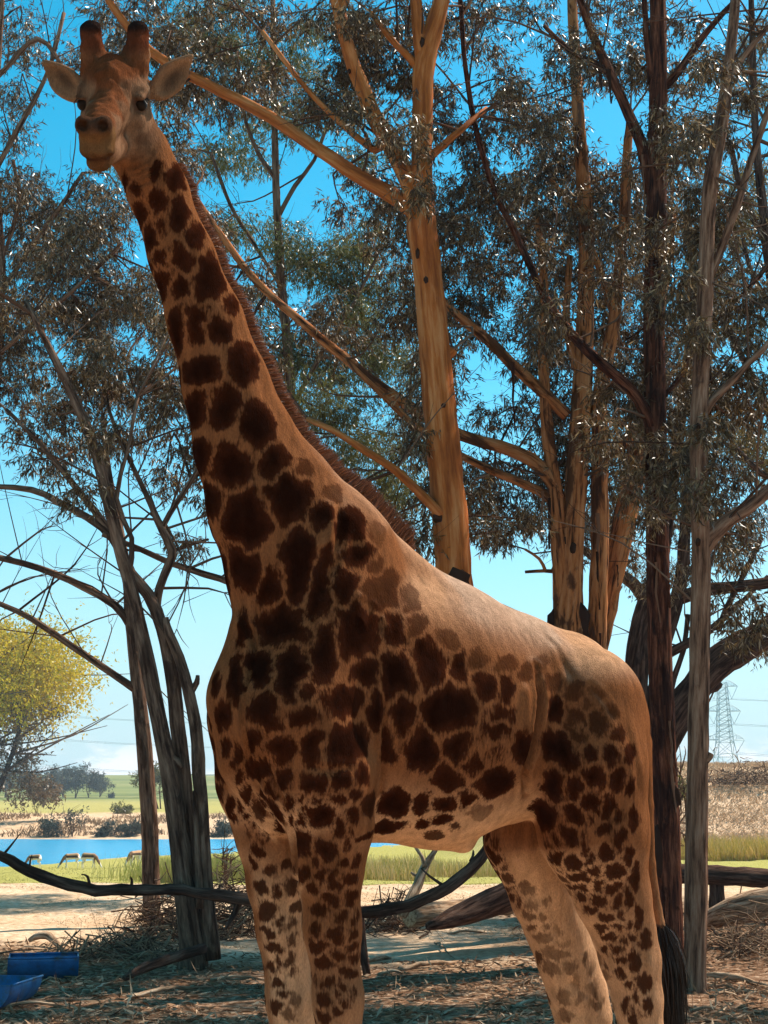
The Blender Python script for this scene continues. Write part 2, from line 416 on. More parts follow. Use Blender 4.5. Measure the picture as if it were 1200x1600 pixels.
# ---- coat: patches (x, y, half width, half height, tilt, tone) in photograph pixels, cast on to the hide
def spots(s):
    out = []
    for t in s.split(';'):
        v = [float(q) for q in t.split()]
        if v: out.append(v + [0, 1][len(v) - 4:] if len(v) < 6 else v)
    return out
SP = spots("""248 267 9 16;277 277 12 22;213 300 7 8;250 312 13 18;218 340 9 17;282 337 14 24;253 353 7 13;233 370 14 20;305 370 15 24;195 287 6 8;
250 406 16 14;285 398 17 20;250 450 11 24;281 448 17 15;331 433 18 34;275 517 14 34;304 504 12 28;362 477 9 20;346 515 17 24;327 485 4 5;312 579 33 20 -15;
383 567 20 32;302 646 20 28 30;348 637 22 32 20;404 667 24 38;308 717 16 24;362 729 30 36 20;427 721 25 26;327 783 18 27;383 812 36 42;452 771 34 40;500 804 17 21;550 821 22 28;
372 885 25 35 -40;421 921 18 33 20;467 883 26 52;504 917 20 55 15;533 908 24 26;560 867 24 20;600 925 26 30 0 .6;640 935 14 20 0 .5;585 885 14 14 0 .55;650 975 18 16 0 .6;695 1000 16 14 0 .5;745 1030 16 12 0 .5;790 1040 14 12 0 .5;590 835 14 16 0 .4;475 735 14 16 0 .6;520 770 12 12 0 .5;442 980 36 26;508 1020 20 46;562 988 32 40;615 987 20 25;567 1048 20 22;
625 1054 30 35;671 1033 24 34;721 1046 14 22;762 1075 20 20;792 1075 14 24;379 988 8 28;371 1062 15 34;406 1046 18 24;454 1046 22 40;479 1079 14 14;350 1121 15 24;412 1117 24 36;
537 1096 26 22;479 1121 30 16;490 1162 16 36;587 1108 14 30;546 1167 30 30;629 1125 20 34;612 1160 14 30;704 1108 38 34;658 1171 22 36 -20;717 1175 22 35;775 1150 24 40;437 1171 20 20;396 1163 14 30;369 1183 10 16;335 1071 6 15;
779 1118 26 17;775 1167 22 28;817 1167 13 24;704 1212 28 22;733 1192 16 24;775 1221 30 22;696 1258 17 13;733 1250 14 16 0 .8;658 1258 13 16;692 1281 12 8 0 .8;658 1287 10 8 0 .8;679 1304 12 6 0 .7;712 1291 6 6 0 .7;750 1267 18 12 0 .45;
867 1108 14 24;896 1083 16 16 0 .55;867 1070 14 14 0 .55;900 1133 18 28 0 .6;875 1175 24 28;935 1128 20 18 0 .65;915 1098 12 12 0 .5;962 1150 12 14 0 .7;930 1088 10 10 0 .4;955 1115 10 10 0 .5;900 1133 8 8 0 .6;985 1180 8 14 0 .8;985 1230 7 14 0 .9;990 1280 6 14 0 .9;845 1040 10 12 0 .45;820 1050 12 12 0 .55;925 1180 14 14;954 1183 16 18;929 1212 18 22;896 1229 15 18;867 1229 16 32;923 1254 13 18;950 1258 10 20;
896 1275 20 16;923 1277 5 10;854 1275 15 22;969 1283 8 12;967 1217 14 20;892 1308 20 18;865 1312 12 12;912 1317 8 20;944 1296 14 8;973 1308 10 20;950 1335 10 11;892 1350 10 11;921 1344 10 10;869 1342 10 16;929 1362 10 12;962 1362 14 12;904 1369 16 8;
933 1385 9 9;958 1388 12 9;900 1388 12 6;983 1338 8 14;992 1371 8 14;908 1404 9 6;935 1408 10 8;960 1408 9 8;983 1404 7 12;925 1423 8 5;950 1433 10 6;967 1429 5 6;940 1450 8 7;962 1450 7 6;983 1446 6 8;998 1433 6 14;950 1467 9 8;971 1471 7 7;987 1462 7 7;1008 1467 8 12;
946 1487 6 5;962 1487 7 8;971 1502 8 8;992 1496 8 14;969 1525 6 9;985 1542 6 7;1004 1537 8 12;994 1558 5 10;1008 1571 7 12;992 1588 6 14;978 1575 6 8;
769 1312 6 14 0 .7;785 1354 6 8 0 .7;794 1375 6 9 0 .7;821 1390 8 7 0 .55;810 1406 4 9 0 .7;829 1415 6 7 0 .45;854 1406 6 6 0 .4;825 1429 6 6 0 .6;844 1431 6 6 0 .5;854 1450 6 5 0 .5;871 1454 5 7 0 .4;848 1465 10 8 0 .5;831 1450 5 6 0 .6;883 1475 8 5 0 .4;867 1492 14 10 0 .5;844 1500 4 10 0 .7;887 1508 9 9 0 .45;860 1517 10 10 0 .5;917 1498 4 10 0 .5;925 1512 5 7 0 .4;900 1533 6 8 0 .4;879 1558 6 12 0 .5;929 1546 8 10 0 .4;933 1571 10 6 0 .5;904 1558 6 6 0 .4;883 1587 8 8 0 .45;
446 1221 18 18;404 1196 18 25;377 1217 8 16;487 1229 24 20;533 1221 18 20;529 1246 14 12;567 1208 12 18;494 1248 14 8;471 1246 6 10;498 1273 20 20;533 1294 10 16;558 1244 8 10;579 1256 12 16 0 .7;554 1271 8 12;458 1283 8 14;552 1302 4 8;473 1317 12 16;512 1329 18 14;544 1317 6 8;540 1346 9 7;556 1346 5 8;492 1350 9 8;504 1367 9 10;477 1367 8 12;527 1379 8 12;548 1373 10 7;487 1387 10 10;550 1402 9 9;519 1408 12 8;500 1425 16 9;535 1431 12 8;554 1431 6 8;492 1456 10 8;529 1462 13 9;552 1458 7 8;496 1479 12 9;529 1494 10 10;552 1481 7 7;554 1500 7 7;508 1508 14 8;548 1519 10 8;508 1537 12 8;533 1542 6 8;496 1533 6 8;525 1554 9 6;508 1562 9 8;542 1567 9 7;527 1583 10 7;504 1587 9 8;554 1554 6 8;
617 1256 20 24;602 1294 25 10;575 1308 10 4;
402 1329 8 10 0 .85;396 1350 6 12;425 1358 8 8 0 .7;448 1354 10 6 0 .7;456 1383 9 9 0 .7;435 1392 6 10 0 .85;408 1390 10 8;465 1417 9 8 0 .7;417 1425 12 14;437 1433 6 10;456 1446 6 8 0 .7;421 1460 10 7;435 1456 5 6;460 1467 6 8 0 .7;427 1483 12 7;456 1498 6 12 0 .7;437 1504 6 8;425 1512 8 6;458 1517 6 6 0 .6;433 1537 9 8;442 1554 6 6;460 1562 6 10 0 .6;433 1575 9 9;454 1587 7 7 0 .6;383 1275 10 6;385 1245 9 18 0 .75;400 1268 9 14 -20 .7;425 1262 8 22 -35 .85;440 1290 7 12 0 .8;415 1300 10 7 0 .7;392 1302 8 8 0 .6;376 1262 6 14 0 .8;420 1232 10 16 -20 .9;452 1258 7 14 0 .9;355 1165 9 18 0 1;470 1285 8 12 0 1""")
C, AX, RR, TN = [], [], [], []
rs = np.random.RandomState(4)
for x, y, rx, ry, tilt, tone in SP:
    p, n = hit(x, y)
    if p is None: continue
    m = pxm(p); a = math.radians(tilt)
    e1 = cr * math.cos(a) - cu * math.sin(a); e2 = cr * math.sin(a) + cu * math.cos(a)
    vd = p - CAM; vd /= np.linalg.norm(vd)
    u = e1 - (e1 @ n) * n; w = e2 - (e2 @ n) * n
    fu = max(np.linalg.norm(u), .4); fw_ = max(np.linalg.norm(w), .4)
    u /= np.linalg.norm(u); w /= np.linalg.norm(w)
    C.append(p); AX.append((u, w, n)); RR.append((rx / m / fu, ry / m / fw_)); TN.append(tone)
C = np.array(C); AXu = np.array([a[0] for a in AX]); AXw = np.array([a[1] for a in AX]); AXn = np.array([a[2] for a in AX]); RR = np.array(RR); TN = np.minimum(1, np.array(TN) * 1.32)
refl = np.eye(3) - 2 * np.outer(RT, RT)
lat = (C - P0g) @ RT
mir = np.abs(lat) > .05
C = np.concatenate([C, (C[mir] - P0g) @ refl + P0g]); AXu = np.concatenate([AXu, AXu[mir] @ refl]); AXw = np.concatenate([AXw, AXw[mir] @ refl]); AXn = np.concatenate([AXn, AXn[mir] @ refl])
RR = np.concatenate([RR, RR[mir]]); TN = np.concatenate([TN, TN[mir]])
WP = GW + vnoise(GW, 55, 1) * .008 + vnoise(GW, 120, 2) * .0045
nv = len(GW); edge = np.full(nv, -.1, np.float32); tone = np.zeros(nv, np.float32)
rm = np.sqrt(RR[:, 0] * RR[:, 1])
for s in range(0, nv, 6000):
    q = WP[s:s + 6000]; D = np.empty((len(q), len(C)), np.float32)
    lo_, hi_ = q.min(0) - .25, q.max(0) + .25
    kk = np.where(np.all((C > lo_) & (C < hi_), axis=1))[0]
    if len(kk) < 2: continue
    v = q[:, None] - C[kk][None]
    D = np.sqrt((np.einsum('ijk,jk->ij', v, AXu[kk]) / RR[kk, 0]) ** 2 + (np.einsum('ijk,jk->ij', v, AXw[kk]) / RR[kk, 1]) ** 2 + (np.einsum('ijk,jk->ij', v, AXn[kk]) / (rm[kk] * 1.3)) ** 2)
    o = np.argpartition(D, 1, axis=1)[:, :2]; a = np.take_along_axis(D, o, 1)
    sw = a[:, 0] > a[:, 1]; o[sw] = o[sw][:, ::-1]; a = np.sort(a, 1)
    r1 = rm[kk][o[:, 0]]; r2 = rm[kk][o[:, 1]]
    small = np.clip((.05 - r1) / .03, 0, 1)
    edge[s:s + 6000] = np.minimum((1.28 + .32 * small - a[:, 0]) * r1, (a[:, 1] - a[:, 0]) * (r1 * r2) / (r1 + r2) - .0052 + .0022 * small)
    tone[s:s + 6000] = TN[kk][o[:, 0]]
# ---- ground colour of the coat
B = tob(GW); ll = (GN @ RT)
def sstep(x, a, b):
    t = np.clip((x - a) / (b - a), 0, 1); return t * t * (3 - 2 * t)
tan = np.array([.168, .060, .023]); cream = np.array([.50, .275, .15]); grey = np.array([.46, .26, .16])
col = np.tile(tan, (nv, 1))
def mixc(c, t): 
    global col
    col = col * (1 - t[:, None]) + np.array(c)[None] * t[:, None]
zz = GW[:, 2]
belly = sstep(-GN[:, 2], .15, .8) * sstep(2.25 - zz, 0, .25); mixc(cream, belly * .9)
inner = sstep(-ll * np.sign(B[:, 1]), .05, .6) * sstep(1.95 - zz, 0, .25); mixc(cream, inner * .95)
mixc(cream, sstep(2.0 - zz, 0, .8) * .45 * sstep(-B[:, 0] + .1, -.3, .5)); mixc(cream, sstep(1.75 - zz, 0, .7) * .3)
back = sstep(GN[:, 2], .25, .85) * sstep(zz, 2.2, 2.4) * sstep(-B[:, 0], -.35, .3); mixc(grey, back * .8); mo = vnoise(GW, 9, 31)[:, 0] + .6 * vnoise(GW, 23, 32)[:, 1]; mixc((.40, .27, .195), back * sstep(mo, .1, .9) * .55); mixc((.44, .21, .095), back * sstep(-mo, .2, 1.0) * .5)  # paler back hair, lightened further to stand in for sun on top
H = (GW - HO) @ HB.T; hd = (np.linalg.norm(H, axis=1) < .62)
def mh(c, t): mixc(c, np.where(hd, t, 0))
f_, u_, l_ = H[:, 0], H[:, 1], np.abs(H[:, 2])
hm = sstep(.36 - np.linalg.norm((H - np.array([.14, .02, 0])) * np.array([1, 1.35, 1]), axis=1), 0, .12)
mh((.165, .085, .048), hm * .92)
mf = vnoise(GW, 38, 61)[:, 0] + .7 * vnoise(GW, 80, 62)[:, 1]; mh((.085, .036, .018), hm * sstep(mf, .0, .8) * .7)
mh((.125, .040, .016), hm * sstep(.075 - l_ + .02 * np.sin(f_ * 60), 0, .03) * sstep(u_ - (-.05), 0, .05) * .95)
mh((.11, .035, .014), hm * sstep(u_, .06, .11))
mh((.115, .054, .022), sstep(f_, .33, .38) * sstep(.02 - u_, 0, .05))
mh((.06, .025, .012), sstep(f_, .30, .36) * sstep(-u_, .085, .10) * .6)
mh((.07, .032, .018), sstep(f_, .36, .42) * sstep(u_, -.04, .0))
oss = sstep(u_, .15, .19); mh((.085, .024, .011), oss * (l_ < .16)); mh((.018, .010, .008), sstep(u_, .225, .25) * (l_ < .16))
ear = hd & (l_ > .135) & (f_ < .02) & (u_ > -.05)
mixc((.20, .11, .062), np.where(ear, .9, 0))
for (mid, R, L) in EAR:
    q = (H - mid) @ R.T; inn = np.exp(-(((q[:, 0] + .01) / (L * .30)) ** 2 + ((q[:, 2] + .008) / .026) ** 2) ** 1.5)
    mixc((.05, .03, .02), np.where((q[:, 1] > -.022) & ear, .85 * inn, 0))
mh((.03, .012, .008), .9 * np.exp(-((u_ + .118) / .008) ** 2) * sstep(f_, .30, .36))  # shade of the lip crease painted as a dark line
mixc((.012, .006, .005), np.where(hd, np.exp(-((f_ - .465) ** 2 + (u_ - .003) ** 2 * 1.6 + (l_ - .036) ** 2) / .026 ** 2), 0))  # shade inside the nostrils put into the colour
eyeL = np.array([.045, -.005])
mixc((.06, .03, .02), np.where(hd, np.exp(-(((f_ - .03) / .05) ** 2 + ((u_ + .002) / .032) ** 2) ** 2) * sstep(l_, .07, .09), 0))
tone = tone * (1 - .06 * sstep(2.1 - zz, 0, .5))
edge = edge - .08 * hm * sstep(u_, -.27, -.2)
mixc((.12, .09, .07), sstep(.16 - zz, 0, .02))

gme = mesh_np('body', GW, GQ, smooth=True)
at_ = gme.attributes.new('spot_edge', 'FLOAT', 'POINT'); at_.data.foreach_set('value', edge.astype(np.float32))
at_ = gme.attributes.new('spot_tone', 'FLOAT', 'POINT'); at_.data.foreach_set('value', tone.astype(np.float32))
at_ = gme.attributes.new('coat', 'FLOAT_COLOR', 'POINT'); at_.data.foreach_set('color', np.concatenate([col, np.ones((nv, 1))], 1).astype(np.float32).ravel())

M_GIR, nt, b = mat('giraffe_coat'); L_ = nt.links.new
co = N(nt, 'ShaderNodeTexCoord'); mp = N(nt, 'ShaderNodeMapping', i_Scale=(1, 1, .28)); L_(co.outputs['Object'], mp.inputs[0])
hair = N(nt, 'ShaderNodeTexNoise', i_Scale=260.0, i_Detail=3.0, i_Roughness=.6); L_(mp.outputs[0], hair.inputs['Vector'])
mid = N(nt, 'ShaderNodeTexNoise', i_Scale=26.0, i_Detail=4.0, i_Roughness=.6); L_(mp.outputs[0], mid.inputs['Vector'])
rag = N(nt, 'ShaderNodeTexNoise', i_Scale=95.0, i_Detail=2.0, i_Roughness=.6); L_(mp.outputs[0], rag.inputs['Vector'])
ae = N(nt, 'ShaderNodeAttribute', attribute_name='spot_edge'); atn = N(nt, 'ShaderNodeAttribute', attribute_name='spot_tone'); ac = N(nt, 'ShaderNodeAttribute', attribute_name='coat')
m1 = N(nt, 'ShaderNodeMath', operation='MULTIPLY_ADD'); m1.inputs[1].default_value = .042; m1.inputs[2].default_value = -.021; L_(rag.outputs['Fac'], m1.inputs[0])
m2 = N(nt, 'ShaderNodeMath', operation='ADD'); L_(ae.outputs['Fac'], m2.inputs[0]); L_(m1.outputs[0], m2.inputs[1])
mr = N(nt, 'ShaderNodeMapRange', interpolation_type='SMOOTHSTEP'); mr.inputs['From Min'].default_value = -.006; mr.inputs['From Max'].default_value = .011; L_(m2.outputs[0], mr.inputs['Value'])
mt = N(nt, 'ShaderNodeMath', operation='MULTIPLY'); L_(mr.outputs[0], mt.inputs[0])
tn = N(nt, 'ShaderNodeMath', operation='MULTIPLY_ADD'); L_(mid.outputs['Fac'], tn.inputs[0]); tn.inputs[1].default_value = 3.2; tn.inputs[2].default_value = -1.6      # faint patches break up
tn2 = N(nt, 'ShaderNodeMath', operation='SUBTRACT', use_clamp=True); tn2.inputs[0].default_value = 1.0; L_(atn.outputs['Fac'], tn2.inputs[1])
tn3 = N(nt, 'ShaderNodeMath', operation='MULTIPLY_ADD', use_clamp=True); L_(tn.outputs[0], tn3.inputs[0]); L_(tn2.outputs[0], tn3.inputs[1]); L_(atn.outputs['Fac'], tn3.inputs[2]); L_(tn3.outputs[0], mt.inputs[1])
core = N(nt, 'ShaderNodeMapRange'); core.inputs['From Min'].default_value = 0; core.inputs['From Max'].default_value = .045; L_(ae.outputs['Fac'], core.inputs['Value'])
sc_ = N(nt, 'ShaderNodeMixRGB'); sc_.inputs[1].default_value = (.042, .0105, .0044, 1); sc_.inputs[2].default_value = (.015, .004, .0019, 1); L_(core.outputs[0], sc_.inputs[0])
v1 = N(nt, 'ShaderNodeMapRange'); v1.inputs['From Min'].default_value = .3; v1.inputs['From Max'].default_value = .7; v1.inputs['To Min'].default_value = .72; v1.inputs['To Max'].default_value = 1.22; L_(mid.outputs['Fac'], v1.inputs['Value'])
v2 = N(nt, 'ShaderNodeMapRange'); v2.inputs['From Min'].default_value = .25; v2.inputs['From Max'].default_value = .75; v2.inputs['To Min'].default_value = .7; v2.inputs['To Max'].default_value = 1.3; L_(hair.outputs['Fac'], v2.inputs['Value'])
vv = N(nt, 'ShaderNodeMath', operation='MULTIPLY'); L_(v1.outputs[0], vv.inputs[0]); L_(v2.outputs[0], vv.inputs[1])
cm = N(nt, 'ShaderNodeMixRGB'); L_(mt.outputs[0], cm.inputs[0]); L_(ac.outputs['Color'], cm.inputs[1]); L_(sc_.outputs[0], cm.inputs[2])
cv = N(nt, 'ShaderNodeVectorMath', operation='SCALE'); L_(cm.outputs[0], cv.inputs[0]); L_(vv.outputs[0], cv.inputs['Scale'])
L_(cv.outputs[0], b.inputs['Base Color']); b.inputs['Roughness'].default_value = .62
b.inputs['Specular IOR Level'].default_value = 0.0; b.inputs['Sheen Weight'].default_value = .0; b.inputs['Sheen Roughness'].default_value = .4
bs = N(nt, 'ShaderNodeMath', operation='MULTIPLY_ADD'); bs.inputs[1].default_value = 1.6; L_(mid.outputs['Fac'], bs.inputs[0]); L_(hair.outputs['Fac'], bs.inputs[2])
bp = N(nt, 'ShaderNodeBump', i_Strength=.75, i_Distance=.009); L_(bs.outputs[0], bp.inputs['Height']); L_(bp.outputs[0], b.inputs['Normal'])

GIR = thing('giraffe', 'tall spotted giraffe standing before the gum trees, head turned to look down', 'giraffe', loc=(P0g[0], P0g[1], 0))
setloc(GIR, obj('body', gme, M_GIR, GIR))

# ---- hair made of thin blades
def blades(roots, tips, bend, w0, rs):
    """three-point blades: root, bent middle, tip; returns verts, quads"""
    n = len(roots); mid_ = (roots + tips) / 2 + bend
    d = tips - roots; side = np.cross(d, rs.normal(size=(n, 3))); side /= np.linalg.norm(side, axis=1)[:, None] + 1e-9
    w0 = np.asarray(w0).reshape(-1, 1) if np.ndim(w0) else w0
    V = np.stack([roots - side * w0, roots + side * w0, mid_ - side * w0 * .8, mid_ + side * w0 * .8, tips - side * w0 * .15, tips + side * w0 * .15], 1).reshape(-1, 3)
    k = np.arange(n)[:, None] * 6
    return V, np.concatenate([k + [[0, 1, 3, 2]], k + [[2, 3, 5, 4]]])
def hair_mat(name, c1, c2, rough=.45, scale=30):
    m, nt, b = mat(name); g_ = N(nt, 'ShaderNodeNewGeometry'); r_ = ramp(nt, [(0, c1), (1, c2)])
    nt.links.new(g_.outputs['Random Per Island'], r_.inputs[0]); nt.links.new(r_.outputs[0], b.inputs['Base Color'])
    b.inputs['Roughness'].default_value = rough; b.inputs['Specular IOR Level'].default_value = .25
    return m
M_MANE = hair_mat('mane_hair', (.07, .018, .006), (.30, .09, .028))
M_TUFT = hair_mat('tail_hair', (.005, .003, .002), (.022, .012, .008), .5)
# mane: along the top line of the neck, found by walking outwards from its core inside the mid plane
core_px = [(240, 262), (247, 300), (284, 400), (321, 500), (353, 600), (386, 700), (430, 790), (500, 850), (560, 905), (600, 940)]
cb = np.array([tob(S(*p)) for p in core_px]); rts, drs, ms = [], [], []
tt = np.linspace(0, len(cb) - 1.001, 260)
for t in tt:
    i = int(t); f = t - i; p = cb[i] * (1 - f) + cb[i + 1] * f
    tg = cb[min(i + 1, len(cb) - 1)] - cb[i]; a_ = cb[min(i + 2, len(cb) - 1)] - cb[max(i - 1, 0)]; tg = a_ / np.linalg.norm(a_)
    nrm = np.array([tg[2], 0, -tg[0]]); nrm = nrm if nrm[0] < 0 else -nrm
    st = np.linspace(0, .6, 121); dd = sdf(p[None] + st[:, None] * nrm[None]); k = np.argmax(dd > 0)
    if dd[k] <= 0: continue
    rts.append(p + nrm * (st[k] - .008)); drs.append(nrm); ms.append(t / (len(cb) - 1))
rts = np.array(rts); drs = np.array(drs); ms = np.array(ms)
rsn = np.random.RandomState(8); n = 24000
ii = rsn.randint(0, len(rts) - 1, n); ff = rsn.uniform(size=n)[:, None]
r0 = rts[ii] * (1 - ff) + rts[ii + 1] * ff; tg = rts[ii + 1] - rts[ii]; tg /= np.linalg.norm(tg, axis=1)[:, None]
r0[:, 1] += rsn.normal(0, .009, n)
ln = (.034 + .058 * np.clip(ms[ii], 0, 1) ** .8) * rsn.uniform(.75, 1.12, n) * np.where(ms[ii] > .93, (1 - ms[ii]) / .07, 1).clip(.2)
d0 = drs[ii] + tg * (rsn.normal(.12, .09, n) + .10 * np.sin(ii * .55 + ff[:, 0]))[:, None] + np.stack([0 * ln, rsn.normal(0, .13, n), 0 * ln], 1)
r0w, t0w = tow(r0), tow(r0 + d0 * ln[:, None])
V, Q = blades(r0w, t0w, rsn.normal(0, .003, (n, 3)), .0015, rsn)
setloc(GIR, obj('mane', mesh_np('mane', V, Q), M_MANE, GIR, label='short bristly red brown mane', kind='stuff'))
# tail tuft
n = 3600; base = tob(S(1030, 1436, -.075)); nseg = 6
u0 = rsn.uniform(0, 1, n); ang = rsn.uniform(0, 6.28, n); ln = rsn.uniform(.22, .55, n); rmx = np.abs(rsn.normal(.045, .022, n)); ph = rsn.uniform(0, 6.28, n)
P = []
for t in np.linspace(0, 1, nseg + 1):
    rho = .010 + rmx * (1 - np.exp(-4.5 * t)) * (1 - .35 * t); wv_ = .012 * t * np.sin(ph + 5 * t)
    P.append(base + np.stack([np.cos(ang) * rho + wv_ - .03 * np.sin(t * 2.2) - u0 * .015, np.sin(ang) * rho * .9 + wv_ * .6, -u0 * .11 - ln * t + .012 * np.sin(3 * t)], 1))
P = np.stack(P, 1); sd = rsn.normal(size=(n, 1, 3)); sd[..., 2] = 0; sd /= np.linalg.norm(sd, axis=2, keepdims=True); wt = (np.linspace(1, .15, nseg + 1) * .0022)[None, :, None]
V = tow(np.stack([P - sd * wt, P + sd * wt], 2).reshape(-1, 3)); k = (np.arange(n)[:, None] * (nseg + 1) + np.arange(nseg)[None]).ravel()[:, None] * 2
setloc(GIR, obj('tail_tuft', mesh_np('tail_tuft', V, k + np.array([[0, 1, 3, 2]])), M_TUFT, GIR, label='long black hair tuft at the tail end', kind='stuff'))
# eyes
M_EYE, nt, b = mat('eye_dark'); b.inputs['Base Color'].default_value = (.012, .007, .005, 1); b.inputs['Roughness'].default_value = .3; b.inputs['Specular IOR Level'].default_value = .05
for s in (1, -1):
    bm = bmesh.new(); bmesh.ops.create_uvsphere(bm, u_segments=20, v_segments=12, radius=.028)
    me = bpy.data.meshes.new('eye'); bm.to_mesh(me); bm.free(); me.shade_smooth()
    o = obj('eye', me, M_EYE, GIR); e = hw(.03, -.006, s * .106); o.location = Vector(e) - Vector(P0g)
    n = 46; th = np.linspace(.3, 2.8, n)                # lashes
    r0 = np.stack([.03 + np.cos(th) * .03, .012 + np.sin(th) * .008, np.full(n, s * .128)], 1)
    t0 = r0 + np.stack([np.cos(th) * .012, -.014 + 0 * th, np.full(n, s * .012)], 1)
    V, Q = blades(HO + r0 @ HB - e, HO + t0 @ HB - e, np.zeros((n, 3)), .0012, rsn)
    obj('eyelashes', mesh_np('eyelashes', V, Q), M_TUFT, o)
# ------------------------------------------------------------------ ground, lake, far land
def n2(x, y, s, seed, o=5):
    r = np.random.RandomState(seed); out = np.zeros(np.shape(x)); amp = 1.0; tot = 0
    for k in range(o):
        for _ in range(3):
            a = r.uniform(0, 6.28); w = s * (1.9 ** k) * r.uniform(.7, 1.3)
            out = out + amp * np.sin((x * math.cos(a) + y * math.sin(a)) * w + r.uniform(0, 6.28))
        tot += amp * 1.7; amp *= .55
    return out / tot
def lerp_curve(t, pts):
    return np.interp(t, [p[0] for p in pts], [p[1] for p in pts])
LEFT = [(-60, 0), (33, 0), (40, -.12), (55, -1.1), (72, -1.75), (88, -2.0), (95, -2.6), (148, -2.6), (156, -1.95), (170, -.6), (185, .25), (235, .8), (330, 1.6), (480, 3.4), (900, 18.5), (1000, 17), (1400, 5)]
RIGHT = [(-60, 0), (30, 0), (38, -.15), (55, -.8), (84, -1.0), (92, -.2), (104, 3.4), (110, 4.6), (118, 4.9), (150, 4.3), (200, 2.0), (330, 1.6), (480, 3.4), (900, 18.5), (1000, 17), (1400, 5)]
def height(x, y):
    x = np.asarray(x, float); y = np.asarray(y, float)
    w = sstep(x, 3.0, 15.0)
    sh = np.clip(92 + (x + 24) * 2.2, 90, 134) + 1.5 * np.sin(x * .6)      # the near shore runs away to the right
    yl = np.where(y < 55, y, np.where(y < sh, 55 + (y - 55) * 33 / (sh - 55), np.where(y < 148, 88 + (y - sh) * 60 / (148 - sh), y)))
    z = lerp_curve(yl, LEFT) * (1 - w) + lerp_curve(y, RIGHT) * w
    far = sstep(y, 16, 34)
    z = z + n2(x, y, .9, 3) * .05 + n2(x, y, .22, 5) * .10 * far + n2(x, y, 3.5, 9, 3) * .02
    z = z + .55 * np.exp(-(((x + 6.5) / 5) ** 2 + ((y - 29) / 6) ** 2)) * .6         # low sand mound
    z = z + n2(x, y, .012, 12) * 1.6 * sstep(y, 300, 700)
    return z
ys = np.concatenate([np.arange(-30, 6, 3.0), np.arange(6, 46, .22), np.arange(46, 130, .8), np.geomspace(130, 1400, 80)])
us = np.linspace(-1, 1, 241)
X = us[None, :] * (9 + np.maximum(ys, 0)[:, None] * .62); Yg = np.repeat(ys[:, None], len(us), 1)
Z = height(X, Yg)
i = np.arange(len(ys) - 1)[:, None] * len(us) + np.arange(len(us) - 1)[None]; i = i.ravel()
gm = mesh_np('ground', np.stack([X, Yg, Z], -1).reshape(-1, 3), np.stack([i, i + 1, i + 1 + len(us), i + len(us)], 1), True)
xf, yf = X.ravel(), Yg.ravel(); wob = n2(xf, yf, .5, 21) * 1.6
lit = 1 - sstep(yf + wob + .10 * xf, 18.6, 21.5)
lit = np.maximum(lit, sstep(xf, .5, 3.5) * (1 - sstep(yf + wob, 27, 31)))
lit *= sstep(yf + wob * .5, 9.0, 12.5); shr = np.clip(92 + (xf + 24) * 2.2, 90, 134); gr = sstep(yf + wob * 2, 42, 56) * (1 - sstep(yf, shr - 1, shr + 2)); wR = sstep(xf, 3, 15)  # near ground out of view made pale sand to bounce warm light up
gr = np.maximum(gr * (1 - wR), wR * sstep(yf + wob * 2, 34, 46) * (1 - sstep(yf + wob, 84, 90)))
wf = n2(xf, yf, .03, 66) * 14 + n2(xf, yf, .15, 67) * 6; gr = np.maximum(gr, sstep(yf + wf, 178, 200) * .9)
zone = np.stack([lit, gr, sstep(yf + wf * 3, 300, 420), np.ones_like(lit)], 1)
az = gm.attributes.new('zone', 'FLOAT_COLOR', 'POINT'); az.data.foreach_set('color', zone.astype(np.float32).ravel())
M_GND, nt, b = mat('ground_cover'); L_ = nt.links.new
co = N(nt, 'ShaderNodeTexCoord'); za = N(nt, 'ShaderNodeAttribute', attribute_name='zone'); sx = N(nt, 'ShaderNodeSeparateColor'); L_(za.outputs['Color'], sx.inputs[0])
nf = N(nt, 'ShaderNodeTexNoise', i_Scale=9.0, i_Detail=8.0, i_Roughness=.7); L_(co.outputs['Object'], nf.inputs['Vector'])
nl = N(nt, 'ShaderNodeTexNoise', i_Scale=.6, i_Detail=5.0, i_Roughness=.6); L_(co.outputs['Object'], nl.inputs['Vector'])
mpg = N(nt, 'ShaderNodeMapping', i_Scale=(.35, 1, 1)); L_(co.outputs['Object'], mpg.inputs[0])
vo = N(nt, 'ShaderNodeTexVoronoi', i_Scale=16.0); L_(mpg.outputs[0], vo.inputs['Vector'])
sand = ramp(nt, [(.32, (.36, .215, .12)), (.48, (.60, .41, .265)), (.62, (.72, .53, .37))]); L_(nf.outputs['Fac'], sand.inputs[0])
sand2 = N(nt, 'ShaderNodeMixRGB', blend_type='MULTIPLY'); sand2.inputs[0].default_value = .6
sr = ramp(nt, [(.35, (.72, .62, .52)), (.6, (1, 1, 1))]); L_(nl.outputs['Fac'], sr.inputs[0]); L_(sand.outputs[0], sand2.inputs[1]); L_(sr.outputs[0], sand2.inputs[2])
litc = ramp(nt, [(.30, (.042, .018, .009)), (.5, (.17, .088, .05)), (.62, (.40, .26, .17)), (.76, (.58, .42, .30))]); L_(nf.outputs['Fac'], litc.inputs[0])
grc = ramp(nt, [(.32, (.20, .19, .045)), (.5, (.34, .30, .085)), (.66, (.46, .38, .15))]); L_(nf.outputs['Fac'], grc.inputs[0])
mpf = N(nt, 'ShaderNodeMapping', i_Scale=(.004, .02, .0)); L_(co.outputs['Object'], mpf.inputs[0])
nb = N(nt, 'ShaderNodeTexNoise', i_Scale=1.0, i_Detail=6.0, i_Roughness=.62); L_(mpf.outputs[0], nb.inputs['Vector'])
